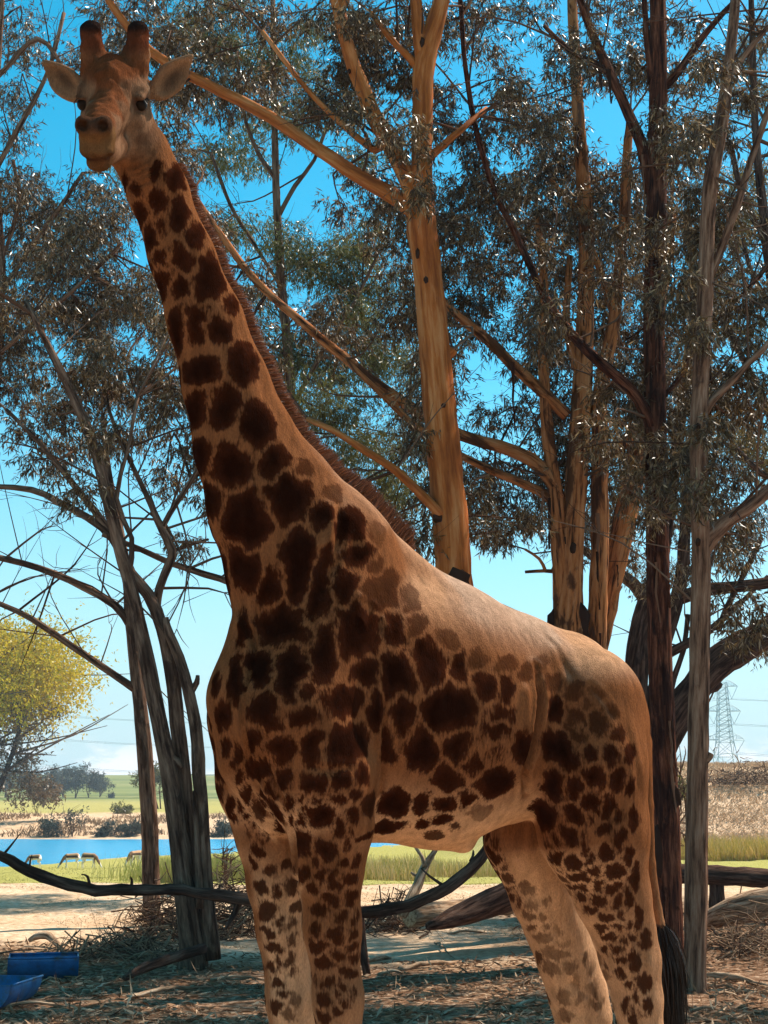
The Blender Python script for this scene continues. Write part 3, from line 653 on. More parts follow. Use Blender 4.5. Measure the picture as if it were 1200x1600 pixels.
fld = ramp(nt, [(.34, (.09, .11, .04)), (.47, (.17, .19, .06)), (.55, (.23, .23, .085)), (.66, (.34, .27, .14))]); L_(nb.outputs['Fac'], fld.inputs[0])
mixs = []
prev = sand2.outputs[0]
for ch, c in ((0, litc), (1, grc), (2, fld)):
    m = N(nt, 'ShaderNodeMixRGB'); L_(sx.outputs[ch], m.inputs[0]); L_(prev, m.inputs[1]); L_(c.outputs[0], m.inputs[2]); prev = m.outputs[0]
L_(prev, b.inputs['Base Color']); b.inputs['Roughness'].default_value = 1.0; b.inputs['Specular IOR Level'].default_value = .0
bp = N(nt, 'ShaderNodeBump', i_Strength=.8, i_Distance=.05); ad = N(nt, 'ShaderNodeMath', operation='ADD'); L_(nf.outputs['Fac'], ad.inputs[0]); L_(vo.outputs['Distance'], ad.inputs[1]); L_(ad.outputs[0], bp.inputs['Height']); L_(bp.outputs[0], b.inputs['Normal'])
obj('ground', gm, M_GND, kind='structure', label='dry sandy ground running down to the lake and up to far fields')

M_WAT, nt, b = mat('lake_water'); L_ = nt.links.new
b.inputs['Base Color'].default_value = (.03, .29, .50, 1); b.inputs['Roughness'].default_value = .22; b.inputs['Specular IOR Level'].default_value = .35
co = N(nt, 'ShaderNodeTexCoord'); mp = N(nt, 'ShaderNodeMapping', i_Scale=(.35, 1.6, 1)); L_(co.outputs['Object'], mp.inputs[0])
wv = N(nt, 'ShaderNodeTexNoise', i_Scale=1.3, i_Detail=5.0, i_Roughness=.6); L_(mp.outputs[0], wv.inputs['Vector'])
bp = N(nt, 'ShaderNodeBump', i_Strength=.9, i_Distance=.5); L_(wv.outputs['Fac'], bp.inputs['Height']); L_(bp.outputs[0], b.inputs['Normal'])
wm = mesh_np('lake', np.array([[-130, 84, -2.02], [14, 84, -2.02], [14, 162, -2.02], [-130, 162, -2.02]], float), np.array([[0, 1, 2, 3]]))
obj('lake', wm, M_WAT, kind='structure', label='bright blue lake beyond the sandy bank')

# ------------------------------------------------------------------ bark and wood
def bark(name, base, dark, light, patch=.5, streak=1.0, rough=.85, bump=.5, flake=0.0):
    m, nt, b = mat(name); L_ = nt.links.new
    co = N(nt, 'ShaderNodeAttribute', attribute_name='along'); mp = N(nt, 'ShaderNodeMapping', i_Scale=(1, 1, .10)); L_(co.outputs['Vector'], mp.inputs[0])
    st = N(nt, 'ShaderNodeTexNoise', i_Scale=22.0 * streak, i_Detail=6.0, i_Roughness=.65); L_(mp.outputs[0], st.inputs['Vector'])
    mp2 = N(nt, 'ShaderNodeMapping', i_Scale=(1, 1, .32)); L_(co.outputs['Vector'], mp2.inputs[0])
    pt = N(nt, 'ShaderNodeTexNoise', i_Scale=4.2, i_Detail=5.0, i_Roughness=.6, i_Distortion=.6); L_(mp2.outputs[0], pt.inputs['Vector'])
    r1 = ramp(nt, [(.36, dark), (.50, base), (.66, light)]); L_(st.outputs['Fac'], r1.inputs[0])
    r2 = ramp(nt, [(patch - .03, (1, 1, 1)), (patch + .05, (0, 0, 0))]); L_(pt.outputs['Fac'], r2.inputs[0])
    m2 = N(nt, 'ShaderNodeMixRGB'); m2.inputs[2].default_value = (*dark, 1); L_(r1.outputs[0], m2.inputs[1])
    mm = N(nt, 'ShaderNodeMath', operation='MULTIPLY'); mm.inputs[1].default_value = flake; L_(r2.outputs[0], mm.inputs[0]); L_(mm.outputs[0], m2.inputs[0])
    L_(m2.outputs[0], b.inputs['Base Color']); b.inputs['Roughness'].default_value = rough; b.inputs['Specular IOR Level'].default_value = .03
    ad = N(nt, 'ShaderNodeMath', operation='MULTIPLY_ADD'); ad.inputs[1].default_value = .6; L_(r2.outputs[0], ad.inputs[0]); L_(st.outputs['Fac'], ad.inputs[2])
    bp = N(nt, 'ShaderNodeBump', i_Strength=bump, i_Distance=.03); L_(ad.outputs[0], bp.inputs['Height']); L_(bp.outputs[0], b.inputs['Normal'])
    return m
M_SALMON = bark('salmon_bark', (.34, .096, .022), (.19, .048, .012), (.47, .19, .07), .37, .45, .75, .35, .5)
M_MIXED = bark('peeling_bark', (.38, .13, .042), (.05, .018, .009), (.48, .21, .09), .42, .7, .8, .7, .85)
M_STRING = bark('stringy_bark', (.075, .022, .011), (.012, .005, .004), (.20, .075, .04), .44, 1.0, .9, 1.0, .75)
M_POLE = bark('grey_bark', (.175, .085, .05), (.045, .020, .012), (.29, .165, .105), .38, .9, .85, .8, .7)
M_DARK = bark('dark_bark', (.07, .036, .024), (.018, .009, .007), (.15, .085, .06), .42, 1, .9, .7, .6)
M_MOTTLE = bark('mottled_bark', (.125, .066, .042), (.03, .014, .009), (.25, .145, .095), .44, .8, .9, .8, .7)
M_WOOD = bark('dead_wood', (.31, .19, .115), (.09, .05, .03), (.50, .36, .25), .3, 1.3, .9, .5, .3)
M_CUT = bark('cut_wood', (.40, .28, .17), (.16, .10, .06), (.52, .40, .27), .3, 1, .9, .3, .2)

def spline(P, R, step):
    P = np.array(P, float); R = np.array(R, float); out, rr = [], []
    Q = np.vstack([2 * P[0] - P[1], P, 2 * P[-1] - P[-2]])
    for k in range(len(P) - 1):
        p0, p1, p2, p3 = Q[k:k + 4]; n = max(2, int(np.linalg.norm(p2 - p1) / step))
        t = np.arange(n)[:, None] / n
        out.append(.5 * ((2 * p1) + (p2 - p0) * t + (2 * p0 - 5 * p1 + 4 * p2 - p3) * t ** 2 + (3 * p1 - p0 - 3 * p2 + p3) * t ** 3))
        rr.append(R[k] + (R[k + 1] - R[k]) * t[:, 0])
    return np.vstack([*out, P[-1:]]), np.concatenate([*rr, R[-1:]])
def tube(P, R, sides=10, rough=.07, seed=0, cap=True, step=.22, wander=0.0):
    P, R = spline(P, R, step); n = len(P); r = np.random.RandomState(seed)
    if wander: 
        w = np.cumsum(r.normal(0, wander, (n, 3)), 0); w -= np.linspace(0, 1, n)[:, None] * w[-1]; P = P + w
    T = np.gradient(P, axis=0); T /= np.linalg.norm(T, axis=1)[:, None] + 1e-9
    a = np.cross(T, np.array([.31, .87, .37])); a /= np.linalg.norm(a, axis=1)[:, None]; b_ = np.cross(T, a)
    th = np.linspace(0, 2 * np.pi, sides, endpoint=False)
    rad = R[:, None] * (1 + rough * (r.normal(size=(n, sides)) * .5 + np.sin(th * 2 + r.uniform(0, 6))[None] * .5 + np.sin(th * 3 + r.uniform(0, 6) + np.arange(n)[:, None] * .15) * .6))
    V = P[:, None] + rad[..., None] * (np.cos(th)[None, :, None] * a[:, None] + np.sin(th)[None, :, None] * b_[:, None])
    ds = np.concatenate([[0], np.cumsum(np.linalg.norm(np.diff(P, axis=0), axis=1))]) + seed * 3.7
    A = np.stack([np.cos(th)[None] * R[:, None], np.sin(th)[None] * R[:, None], np.repeat(ds[:, None], sides, 1)], -1).reshape(-1, 3)
    if cap: A = np.vstack([A, [[0, 0, ds[0]], [0, 0, ds[-1]]]])
    LAST_ALONG[0] = A
    V = V.reshape(-1, 3); k = np.arange(n - 1)[:, None] * sides; j = np.arange(sides)[None]; j2 = (j + 1) % sides
    Q = np.stack([k + j, k + j2, k + sides + j2, k + sides + j], -1).reshape(-1, 4)
    if cap:
        c0, c1 = len(V), len(V) + 1; V = np.vstack([V, P[:1], P[-1:]]); jj = np.arange(0, sides, 2)
        Q = np.vstack([Q, np.stack([np.full(len(jj), c0), (jj + 2) % sides, (jj + 1) % sides, jj], 1), np.stack([np.full(len(jj), c1), (n - 1) * sides + jj, (n - 1) * sides + jj + 1, (n - 1) * sides + (jj + 2) % sides], 1)])
    return V, Q, P, R
def join(parts):
    V, Q, o = [], [], 0
    for v, q in parts: V.append(v); Q.append(q + o); o += len(v)
    return np.vstack(V), np.vstack(Q)

# ------------------------------------------------------------------ leaves
def leaf_mat(name, c, glossy=.34, trans=.35, rough=.34):
    m, nt, b = mat(name); L_ = nt.links.new; out = nt.nodes['Material Output']
    g_ = N(nt, 'ShaderNodeNewGeometry'); r_ = ramp(nt, [(k / (len(c) - 1), q) for k, q in enumerate(c)]); L_(g_.outputs['Random Per Island'], r_.inputs[0])
    L_(r_.outputs[0], b.inputs['Base Color']); b.inputs['Roughness'].default_value = rough; b.inputs['Specular IOR Level'].default_value = glossy
    tr = N(nt, 'ShaderNodeBsdfTranslucent'); L_(r_.outputs[0], tr.inputs['Color']); mx = N(nt, 'ShaderNodeMixShader'); mx.inputs[0].default_value = trans
    L_(b.outputs[0], mx.inputs[1]); L_(tr.outputs[0], mx.inputs[2]); L_(mx.outputs[0], out.inputs['Surface'])
    return m
M_LEAF = leaf_mat('gum_leaves', [(.038, .017, .005), (.075, .038, .011), (.125, .072, .025), (.048, .023, .007), (.19, .12, .05), (.36, .25, .14)])
M_LEAFY = leaf_mat('light_gum_leaves', [(.09, .085, .022), (.15, .14, .03), (.07, .06, .022), (.20, .18, .05)], .3, .4)
M_LEAFM = leaf_mat('olive_gum_leaves', [(.08, .05, .013), (.15, .10, .025), (.23, .165, .045), (.05, .027, .009), (.32, .24, .09)], .3, .4)  # sunlit warmth of the right-hand crown put into the leaf colour
M_YELLOW = leaf_mat('yellow_leaves', [(.58, .40, .012), (.44, .31, .015), (.64, .46, .025), (.30, .23, .03)], .08, .45)
M_FAR = leaf_mat('far_leaves', [(.06, .065, .05), (.09, .09, .06), (.045, .05, .045)], .1, .2)
M_TWIG = leaf_mat('twig_bark', [(.07, .036, .022), (.13, .07, .045), (.045, .022, .014), (.20, .12, .08)], .0, .0, .9)

def leaves(c, d, ln, wd, rs):
    """kite leaves: c base points, d directions (unit), lengths, half widths"""
    n = len(c); sd = np.cross(d, rs.normal(size=(n, 3))); sd /= np.linalg.norm(sd, axis=1)[:, None] + 1e-9; up = np.cross(d, sd)
    m = c + d * (ln * .45)[:, None] + up * (ln * rs.uniform(-.08, .08, n))[:, None]
    t = c + d * ln[:, None] + up * (ln * rs.uniform(-.15, .15, n))[:, None]
    V = np.stack([c, m - sd * wd[:, None], t, m + sd * wd[:, None]], 1).reshape(-1, 3)
    k = np.arange(n)[:, None] * 4
    return V, k + np.array([[0, 1, 2, 3]])
def clump_leaves(cen, rad, nspray, nleaf, rs, ln=(.08, .15), wd=(.006, .010), droop=1.0):
    """sprays of hanging leaves filling a ball; returns verts, quads"""
    q = rs.normal(size=(nspray, 3)); q /= np.linalg.norm(q, axis=1)[:, None]; q *= (rs.uniform(size=(nspray, 1)) ** .45) * rad
    q[:, 2] *= .75
    root = cen + q
    sd = rs.normal(size=(nspray, 3)) * .6 + q / rad * .7; sd[:, 2] -= .55 * droop; sd /= np.linalg.norm(sd, axis=1)[:, None]
    L = rs.uniform(.16, .42, nspray) * (rad / .45)
    t = rs.uniform(.1, 1, (nspray, nleaf)); c = root[:, None] + sd[:, None] * (t * L[:, None])[..., None]; c = c.reshape(-1, 3) + rs.normal(0, .012, (nspray * nleaf, 3))
    n = len(c); d = np.repeat(sd, nleaf, 0) * .45 + rs.normal(size=(n, 3)) * .55; d[:, 2] -= .75 * droop; d /= np.linalg.norm(d, axis=1)[:, None]
    return leaves(c, d, rs.uniform(*ln, n), rs.uniform(*wd, n), rs)

# ------------------------------------------------------------------ gum trees
TREES = {}
def gum(key, Y, label, stems, limbs, material, group='gum trees behind the giraffe', seed=0):
    """stems/limbs: lists of (px x, px y, px radius[, metres further away]); the first stem is the trunk"""
    base = at(stems[0][0][0], stems[0][0][1], Y); gz = float(height(base[0], base[1]))
    root = thing('gum_tree', label, 'tree', group, loc=(base[0], base[1], gz))
    pts = []; first = None
    for k, (lst, nm) in enumerate([(s, 'trunk' if q == 0 else 'stem') for q, s in enumerate(stems)] + [(l, 'limb') for l in limbs]):
        P, R = [], []
        for t in lst:
            w = at(t[0], t[1], Y + (t[3] if len(t) > 3 else 0)); P.append(w); R.append(t[2] / pxm(w))
        if nm == 'trunk': P.insert(0, P[0] * np.array([1, 1, 0]) + np.array([0, 0, gz - .25])); R.insert(0, R[0] * 1.25)
        V, Q, pp, rr = tube(P, R, 14 if max(R) > .09 else 8, .07 if nm != 'limb' else .05, seed * 31 + k, step=.2 if nm != 'limb' else .25, wander=0.0 if nm == 'trunk' else .006)
        to = setloc(root, obj(nm, tmesh(nm, V, Q), material, root)); first = to if nm == 'trunk' else first
        pts.append(np.concatenate([pp, rr[:, None]], 1))
    TREES[key] = dict(root=root, trunk=first, pts=np.vstack(pts), Y=Y, clumps=[], twigs=[])
    return root
gum('A', 18.5, 'smooth salmon orange gum tree with a bare forked trunk rising behind the giraffe back',
  [[(885, 1490, 35), (800, 1230, 34), (733, 1010, 31), (712, 920, 29), (703, 800, 28), (691, 680, 27), (678, 540, 24), (668, 430, 23), (659, 360, 24), (658, 290, 18), (660, 200, 16), (664, 100, 17), (688, 10, 13), (715, -120, 10), (725, -260, 7)]],
  [[(655, 345, 17), (640, 290, 15), (612, 235, 14), (585, 190, 13), (560, 130, 12), (545, 90, 11), (528, 20, 10), (505, -80, 8), (480, -200, 6)],
   [(652, 335, 14, .1), (625, 312, 13, .2), (585, 288, 12, .4), (540, 262, 11, .6), (470, 215, 10, .9), (400, 172, 9, 1.1), (300, 122, 8, 1.3), (235, 80, 7, 1.4), (190, 30, 6, 1.5), (150, -30, 5, 1.6)],
   [(662, 100, 12), (654, 50, 10), (650, 0, 9), (640, -90, 7)],
   [(694, 808, 9, -.1), (668, 782, 8, -.2), (620, 735, 7, -.3), (570, 705, 6, -.3), (520, 672, 5, -.2), (480, 655, 4, 0)],
   [(692, 556, 11), (704, 549, 9), (709, 546, 7)],
   [(668, 250, 7), (690, 230, 6), (720, 205, 5), (760, 170, 4, .5)],
   [(655, 110, 7), (635, 85, 6), (610, 60, 5), (580, 20, 4)],
   [(525, 20, 7), (540, 5, 6), (548, -40, 5)], [(600, 218, 7, .3), (585, 235, 6, .4), (530, 190, 5, .6), (470, 130, 4, .8), (410, 50, 4, 1)]], M_SALMON, seed=1)
gum('B', 21.5, 'clump of peeling salmon and brown gum trunks rising behind the giraffe rump',
  [[(905, 1465, 40), (898, 1200, 36), (889, 1040, 30), (888, 960, 24), (893, 860, 19), (900, 760, 18), (907, 660, 17), (912, 560, 15), (915, 450, 13), (915, 350, 12), (905, 200, 10), (895, 20, 8), (890, -150, 6)],
   [(922, 1200, 20), (932, 1050, 16), (936, 940, 15), (938, 820, 14), (936, 700, 13), (940, 600, 12), (955, 520, 10), (965, 440, 9), (978, 300, 8), (985, 180, 6)],
   [(886, 1060, 18), (878, 960, 15), (876, 880, 14), (872, 800, 12), (862, 720, 10), (853, 640, 9), (848, 540, 8), (850, 430, 6), (840, 330, 5)],
   [(925, 1080, 14, .4), (948, 950, 16, .5), (965, 860, 18, .6), (985, 770, 17, .7), (1000, 690, 15, .8), (1012, 600, 12, 1), (1030, 480, 9, 1.2), (1050, 330, 7, 1.4)]],
  [[(874, 780, 10), (858, 745, 11), (830, 718, 11), (780, 697, 10), (720, 680, 9), (640, 635, 9, .2), (560, 575, 8, .3), (480, 510, 7, .4), (400, 440, 6, .6), (340, 360, 5, .8), (300, 300, 4, 1)],
   [(870, 790, 8), (845, 768, 8), (800, 748, 7), (720, 712, 6), (660, 675, 6), (600, 620, 5), (540, 560, 4)],
   [(885, 1000, 16, -.2), (850, 985, 13, -.3), (800, 962, 12, -.4), (760, 945, 11, -.5), (736, 936, 10, -.5)],
   [(940, 715, 11), (962, 702, 10), (985, 682, 10), (1000, 672, 9)],
   [(885, 650, 9), (850, 615, 9), (800, 570, 9), (760, 530, 8), (700, 478, 6), (650, 420, 5)],
   [(915, 620, 6), (895, 560, 7), (885, 500, 6), (890, 400, 5)], [(960, 500, 5), (930, 400, 5), (900, 330, 4), (860, 280, 3)],
   [(820, 895, 2.5), (850, 893, 3), (872, 892, 4)], [(852, 892, 3), (842, 872, 2.5), (820, 858, 2)]], M_MIXED, seed=2)
gum('C', 19.2, 'dark red brown stringybark trunk standing straight beside the giraffe tail',
  [[(1047, 1490, 21), (1045, 1400, 20), (1042, 1300, 21), (1036, 1150, 20), (1030, 950, 19), (1026, 750, 18), (1023, 600, 17), (1021, 480, 17), (1025, 330, 16), (1028, 200, 15), (1029, 100, 14), (1028, 0, 13), (1027, -200, 10), (1025, -350, 7)]],
  [[(1016, 665, 8, -.1), (1005, 640, 9, -.15), (985, 608, 9, -.2), (940, 568, 9, -.3), (900, 530, 8, -.3), (860, 478, 7, -.3), (820, 395, 6, -.2), (780, 310, 5), (750, 220, 5), (730, 110, 4), (720, 0, 4), (715, -90, 3)],
   [(1016, 300, 10), (1008, 245, 10), (995, 205, 9), (972, 155, 8), (952, 110, 8), (930, 60, 7), (908, 0, 6), (885, -90, 5)],
   [(1035, 140, 6), (1060, 110, 6), (1100, 55, 5), (1150, 0, 4), (1200, -50, 3)],
   [(1018, 130, 5), (1010, 60, 5), (1005, -30, 4)], [(952, 115, 5), (925, 95, 4), (890, 80, 4), (850, 40, 3)],
   [(1036, 620, 4, .2), (1060, 590, 4, .3), (1085, 545, 4, .4), (1130, 490, 3, .5), (1190, 430, 3, .6)]], M_STRING, seed=3)
gum('D', 16.5, 'straight pale grey gum trunk like a pole with a knot low on its side',
  [[(1086, 1526, 18), (1088, 1400, 17.5), (1089, 1250, 17), (1091, 1100, 16), (1094, 950, 15.5), (1095, 850, 15), (1092, 760, 14.5), (1092, 660, 14), (1097, 560, 13), (1103, 450, 12), (1106, 350, 12), (1112, 275, 12), (1126, 200, 11), (1138, 110, 9), (1148, 10, 8), (1158, -150, 6), (1165, -300, 4)]],
  [[(1098, 865, 11), (1110, 842, 13), (1130, 818, 12), (1160, 795, 11), (1205, 760, 10), (1270, 690, 8), (1330, 600, 6)],
   [(1102, 645, 6), (1112, 625, 6), (1135, 600, 6), (1170, 565, 5), (1205, 530, 5), (1260, 450, 4)],
   [(1098, 1190, 11), (1105, 1183, 9), (1108, 1177, 8)],
   [(1108, 440, 6), (1125, 400, 6), (1150, 330, 6), (1175, 250, 5), (1205, 160, 5), (1240, 60, 4)],
   [(1135, 130, 5), (1160, 90, 5), (1190, 55, 4), (1230, 10, 3)]], M_POLE, seed=4)
gum('E', 27.0, 'dark spreading gum tree with a thick bough arching over the pylon',
  [[(1008, 1425, 30), (1002, 1300, 27), (997, 1180, 22), (993, 1090, 19), (997, 1010, 17), (1008, 950, 15), (1030, 890, 12), (1045, 800, 10), (1060, 680, 9), (1075, 560, 8), (1085, 450, 7), (1072, 330, 6)],
   [(1015, 1330, 22), (1030, 1200, 20), (1048, 1130, 24), (1075, 1092, 25), (1105, 1055, 25), (1140, 1022, 26), (1180, 1000, 25), (1225, 970, 23), (1300, 900, 19), (1360, 800, 14)],
   [(1012, 1250, 13), (1020, 1120, 13), (1035, 1020, 12), (1055, 950, 11), (1068, 880, 10), (1075, 780, 8), (1085, 650, 6)]],
  [[(1015, 985, 12), (1010, 945, 11), (990, 912, 10), (960, 892, 9), (930, 872, 7), (900, 850, 5)],
   [(1060, 935, 11), (1100, 922, 10), (1150, 917, 9), (1215, 908, 9), (1300, 890, 7)],
   [(1045, 1020, 8), (1085, 1000, 7), (1110, 985, 6), (1150, 950, 4), (1200, 900, 3)],
   [(1122, 985, 5), (1135, 950, 5), (1160, 900, 4), (1190, 840, 4)],
   [(1040, 1110, 5), (1052, 1060, 5), (1068, 1015, 4), (1075, 960, 4)], [(1030, 1220, 11), (1045, 1180, 9), (1062, 1150, 7), (1072, 1135, 5)],
   [(1100, 1078, 9), (1118, 1072, 9), (1122, 1066, 8)], [(980, 1110, 4), (974, 1075, 4), (972, 1045, 3)]], M_DARK, seed=5)
gum('F', 18.6, 'several slender leaning gum stems springing from one base amid brushwood',
  [[(302, 1490, 22), (292, 1410, 18), (277, 1300, 15), (264, 1210, 14), (243, 1100, 12.5), (224, 1005, 11.5), (206, 925, 10.5), (187, 855, 10), (168, 780, 9), (148, 700, 8.5), (124, 640, 8), (98, 585, 7), (70, 530, 5), (40, 470, 4)],
   [(320, 1500, 16, .2), (306, 1390, 13, .2), (294, 1260, 12.5, .2), (286, 1160, 12, .2), (273, 1055, 11.5, .2), (256, 985, 10.5, .2), (234, 932, 9.5, .2), (206, 897, 8.5, .2), (188, 860, 7, .2), (160, 826, 6, .3), (110, 795, 6, .4), (50, 765, 5, .5), (-10, 760, 4, .6)],
   [(332, 1498, 14), (323, 1400, 12), (318, 1290, 11), (309, 1160, 10.5), (298, 1085, 9.5), (281, 1025, 8.5), (266, 990, 7.5), (258, 965, 5)],
   [(314, 1420, 7, -.1), (309, 1335, 5.5, -.1), (305, 1250, 4, -.1), (303, 1235, 2, -.1)]],
  [[(243, 950, 8, .2), (247, 920, 7, .2), (260, 885, 7.5, .2), (266, 862, 7.5, .2), (253, 828, 7, .2), (238, 792, 5, .2), (215, 742, 4, .2), (190, 690, 3.5, .2), (170, 640, 3, .2)],
   [(253, 830, 5, .2), (266, 802, 4.5, .2), (288, 768, 4.5, .2), (312, 730, 3.5, .2), (340, 690, 3, .2)],
   [(160, 835, 4, .2), (220, 858, 4.5, .3), (270, 880, 5, .4), (320, 896, 5.5, .5), (365, 910, 5.5, .6), (420, 925, 4, .7)],
   [(190, 862, 6, .3), (150, 800, 6, .3), (110, 750, 5, .3), (60, 690, 4, .3), (10, 640, 3, .3)],
   [(297, 1082, 6), (306, 1066, 5), (309, 1055, 3)], [(265, 1180, 5), (275, 1188, 5), (284, 1200, 4)],
   [(200, 900, 5), (206, 840, 4), (180, 780, 4), (200, 700, 3), (215, 620, 3)]], M_MOTTLE, seed=6)
gum('G', 23.8, 'single dark gum trunk with two long bare limbs reaching out over the lake',
  [[(238, 1440, 15), (236, 1380, 14), (233, 1280, 13.5), (226, 1170, 12.5), (215, 1060, 10.5), (205, 970, 10), (199, 900, 8), (188, 830, 6), (170, 740, 5), (160, 650, 4)]],
  [[(206, 980, 7), (180, 946, 6.5), (130, 918, 6), (60, 888, 5.5), (-20, 866, 5), (-90, 850, 4)],
   [(213, 1078, 7), (175, 1052, 6), (110, 1008, 5.5), (50, 966, 5), (-20, 935, 4), (-80, 900, 3)]], M_MOTTLE, seed=7)
gum('K', 29.0, 'thin pale straight gum trunk far behind the giraffe neck',
  [[(470, 1405, 10), (462, 900, 9), (455, 640, 8), (447, 520, 7.5), (438, 420, 7), (432, 300, 6), (428, 160, 5), (426, 0, 4), (424, -140, 3)]],
  [[(434, 340, 4), (460, 290, 4), (490, 250, 3), (510, 200, 3)], [(431, 280, 4), (400, 230, 3), (380, 170, 3), (370, 80, 3)], [(440, 450, 3), (410, 400, 3), (360, 320, 3), (330, 240, 3)],
   [(455, 640, 4), (500, 560, 4), (550, 480, 3), (590, 400, 3)]], M_POLE, seed=8)
gum('H', 25.0, 'gum tree with a thin grey trunk at the left edge among drooping leaves',
  [[(-40, 1435, 14), (-30, 1000, 12), (-15, 700, 10), (-3, 520, 8), (2, 430, 7), (-2, 340, 6), (-8, 200, 5), (0, 60, 4), (10, -100, 3)]],
  [[(0, 460, 4), (40, 400, 4), (90, 330, 4), (130, 270, 3)], [(-3, 260, 4), (40, 180, 4), (75, 110, 3), (100, 20, 3)], [(0, 420, 3), (30, 320, 3), (20, 250, 3)], [(-4, 120, 4), (60, 60, 4), (110, 120, 3), (150, 150, 2)], [(-10, 560, 4), (60, 500, 4), (140, 430, 3), (190, 380, 3)]], M_POLE, seed=9)
gum('M', 25.5, 'leafy gum tree half hidden beyond the grey pole trunk',
  [[(1260, 1430, 20), (1250, 1000, 17), (1235, 700, 13), (1215, 500, 10), (1195, 350, 8), (1180, 200, 6), (1175, 40, 5), (1170, -100, 4)]],
  [[(1238, 720, 8), (1200, 640, 7), (1160, 560, 5), (1120, 480, 4)], [(1200, 380, 5), (1160, 310, 5), (1140, 220, 4)], [(1215, 500, 5), (1180, 440, 4), (1160, 380, 3)], [(1240, 760, 6), (1190, 740, 5), (1150, 700, 4)]], M_DARK, seed=10)

DENS = """433379999999755633664644
443469999999952544663534
511069999999842555554756
100045568998543787335764
212405421136644689843683
676705421113646899778854
788906631236656889999988
799807686678757659999998
999888765789998757898998
999998865799997656778999
989998766789994556888799
668998777988884447888889
458999777788873447888899
125776666678883447888899
013344444477786678788889
113233444457768887688888
013122333335636876577777
021100000000011341135566
000000000000000000001245
000000000000000000000123
000000000000000000000001""".split('\n')
rsf = np.random.RandomState(77)
keys = list(TREES); allp = []
for ti, k in enumerate(keys):
    P = TREES[k]['pts']; P = P[P[:, 3] < .13][::2] if k != 'A' else P[P[:, 3] < .17][::2]
    rel = P[:, :3] - CAM; dep = rel[:, 1] * cp + rel[:, 2] * sp
    allp.append(np.stack([600 + FPX * rel[:, 0] / dep, 800 - FPX * (rel[:, 2] * cp - rel[:, 1] * sp) / dep, *P[:, :3].T, np.full(len(P), ti)], 1))
allp = np.vstack(allp)
def add_clump(px, py, small=False):
    d = np.hypot(allp[:, 0] - px, (allp[:, 1] - py) * .8)
    cand = []
    for ti in range(len(keys)):
        m = allp[:, 5] == ti; q = d[m]; cand.append((q.min() + rsf.uniform(0, 130), ti))
    cand.sort(); ti = cand[0][1]
    if 460 < px < 655 and 540 < py < 800: ti = keys.index('K')
    k = keys[ti]
    m = allp[allp[:, 5] == ti]; dd = np.hypot(m[:, 0] - px, m[:, 1] - py); near = m[dd.argmin()]
    Yc = near[3] + (abs(rsf.normal(0, 1.1)) + .25 if rsf.uniform() < .8 else rsf.normal(0, .8))
    c = at(px, py, Yc)
    if c[2] < 2.4: return
    TREES[k]['clumps'].append((c, rsf.uniform(.26, .44) * Yc / 20)); TREES[k]['twigs'].append((near[2:5], c))
for r_, row in enumerate(DENS):
    for c_, ch in enumerate(row):
        lam = (int(ch) / 9) ** 1.25 * 2.0
        if int(ch) == 0: continue
        for _ in range(int(lam + rsf.uniform(0, 1))): add_clump(c_ * 50 + rsf.uniform(0, 50), r_ * 50 + rsf.uniform(0, 50))
for _ in range(215):                       # crowns go on above and beside the view
    x, y = rsf.uniform(-420, 1750), rsf.uniform(-560, 0)
    if rsf.uniform() < .55 + .25 * math.sin(x * .012) : add_clump(x, y)
for _ in range(70): add_clump(rsf.uniform(1210, 1650), rsf.uniform(0, 800))
for _ in range(40): add_clump(rsf.uniform(-350, -10), rsf.uniform(0, 640))
NLEAF = 0
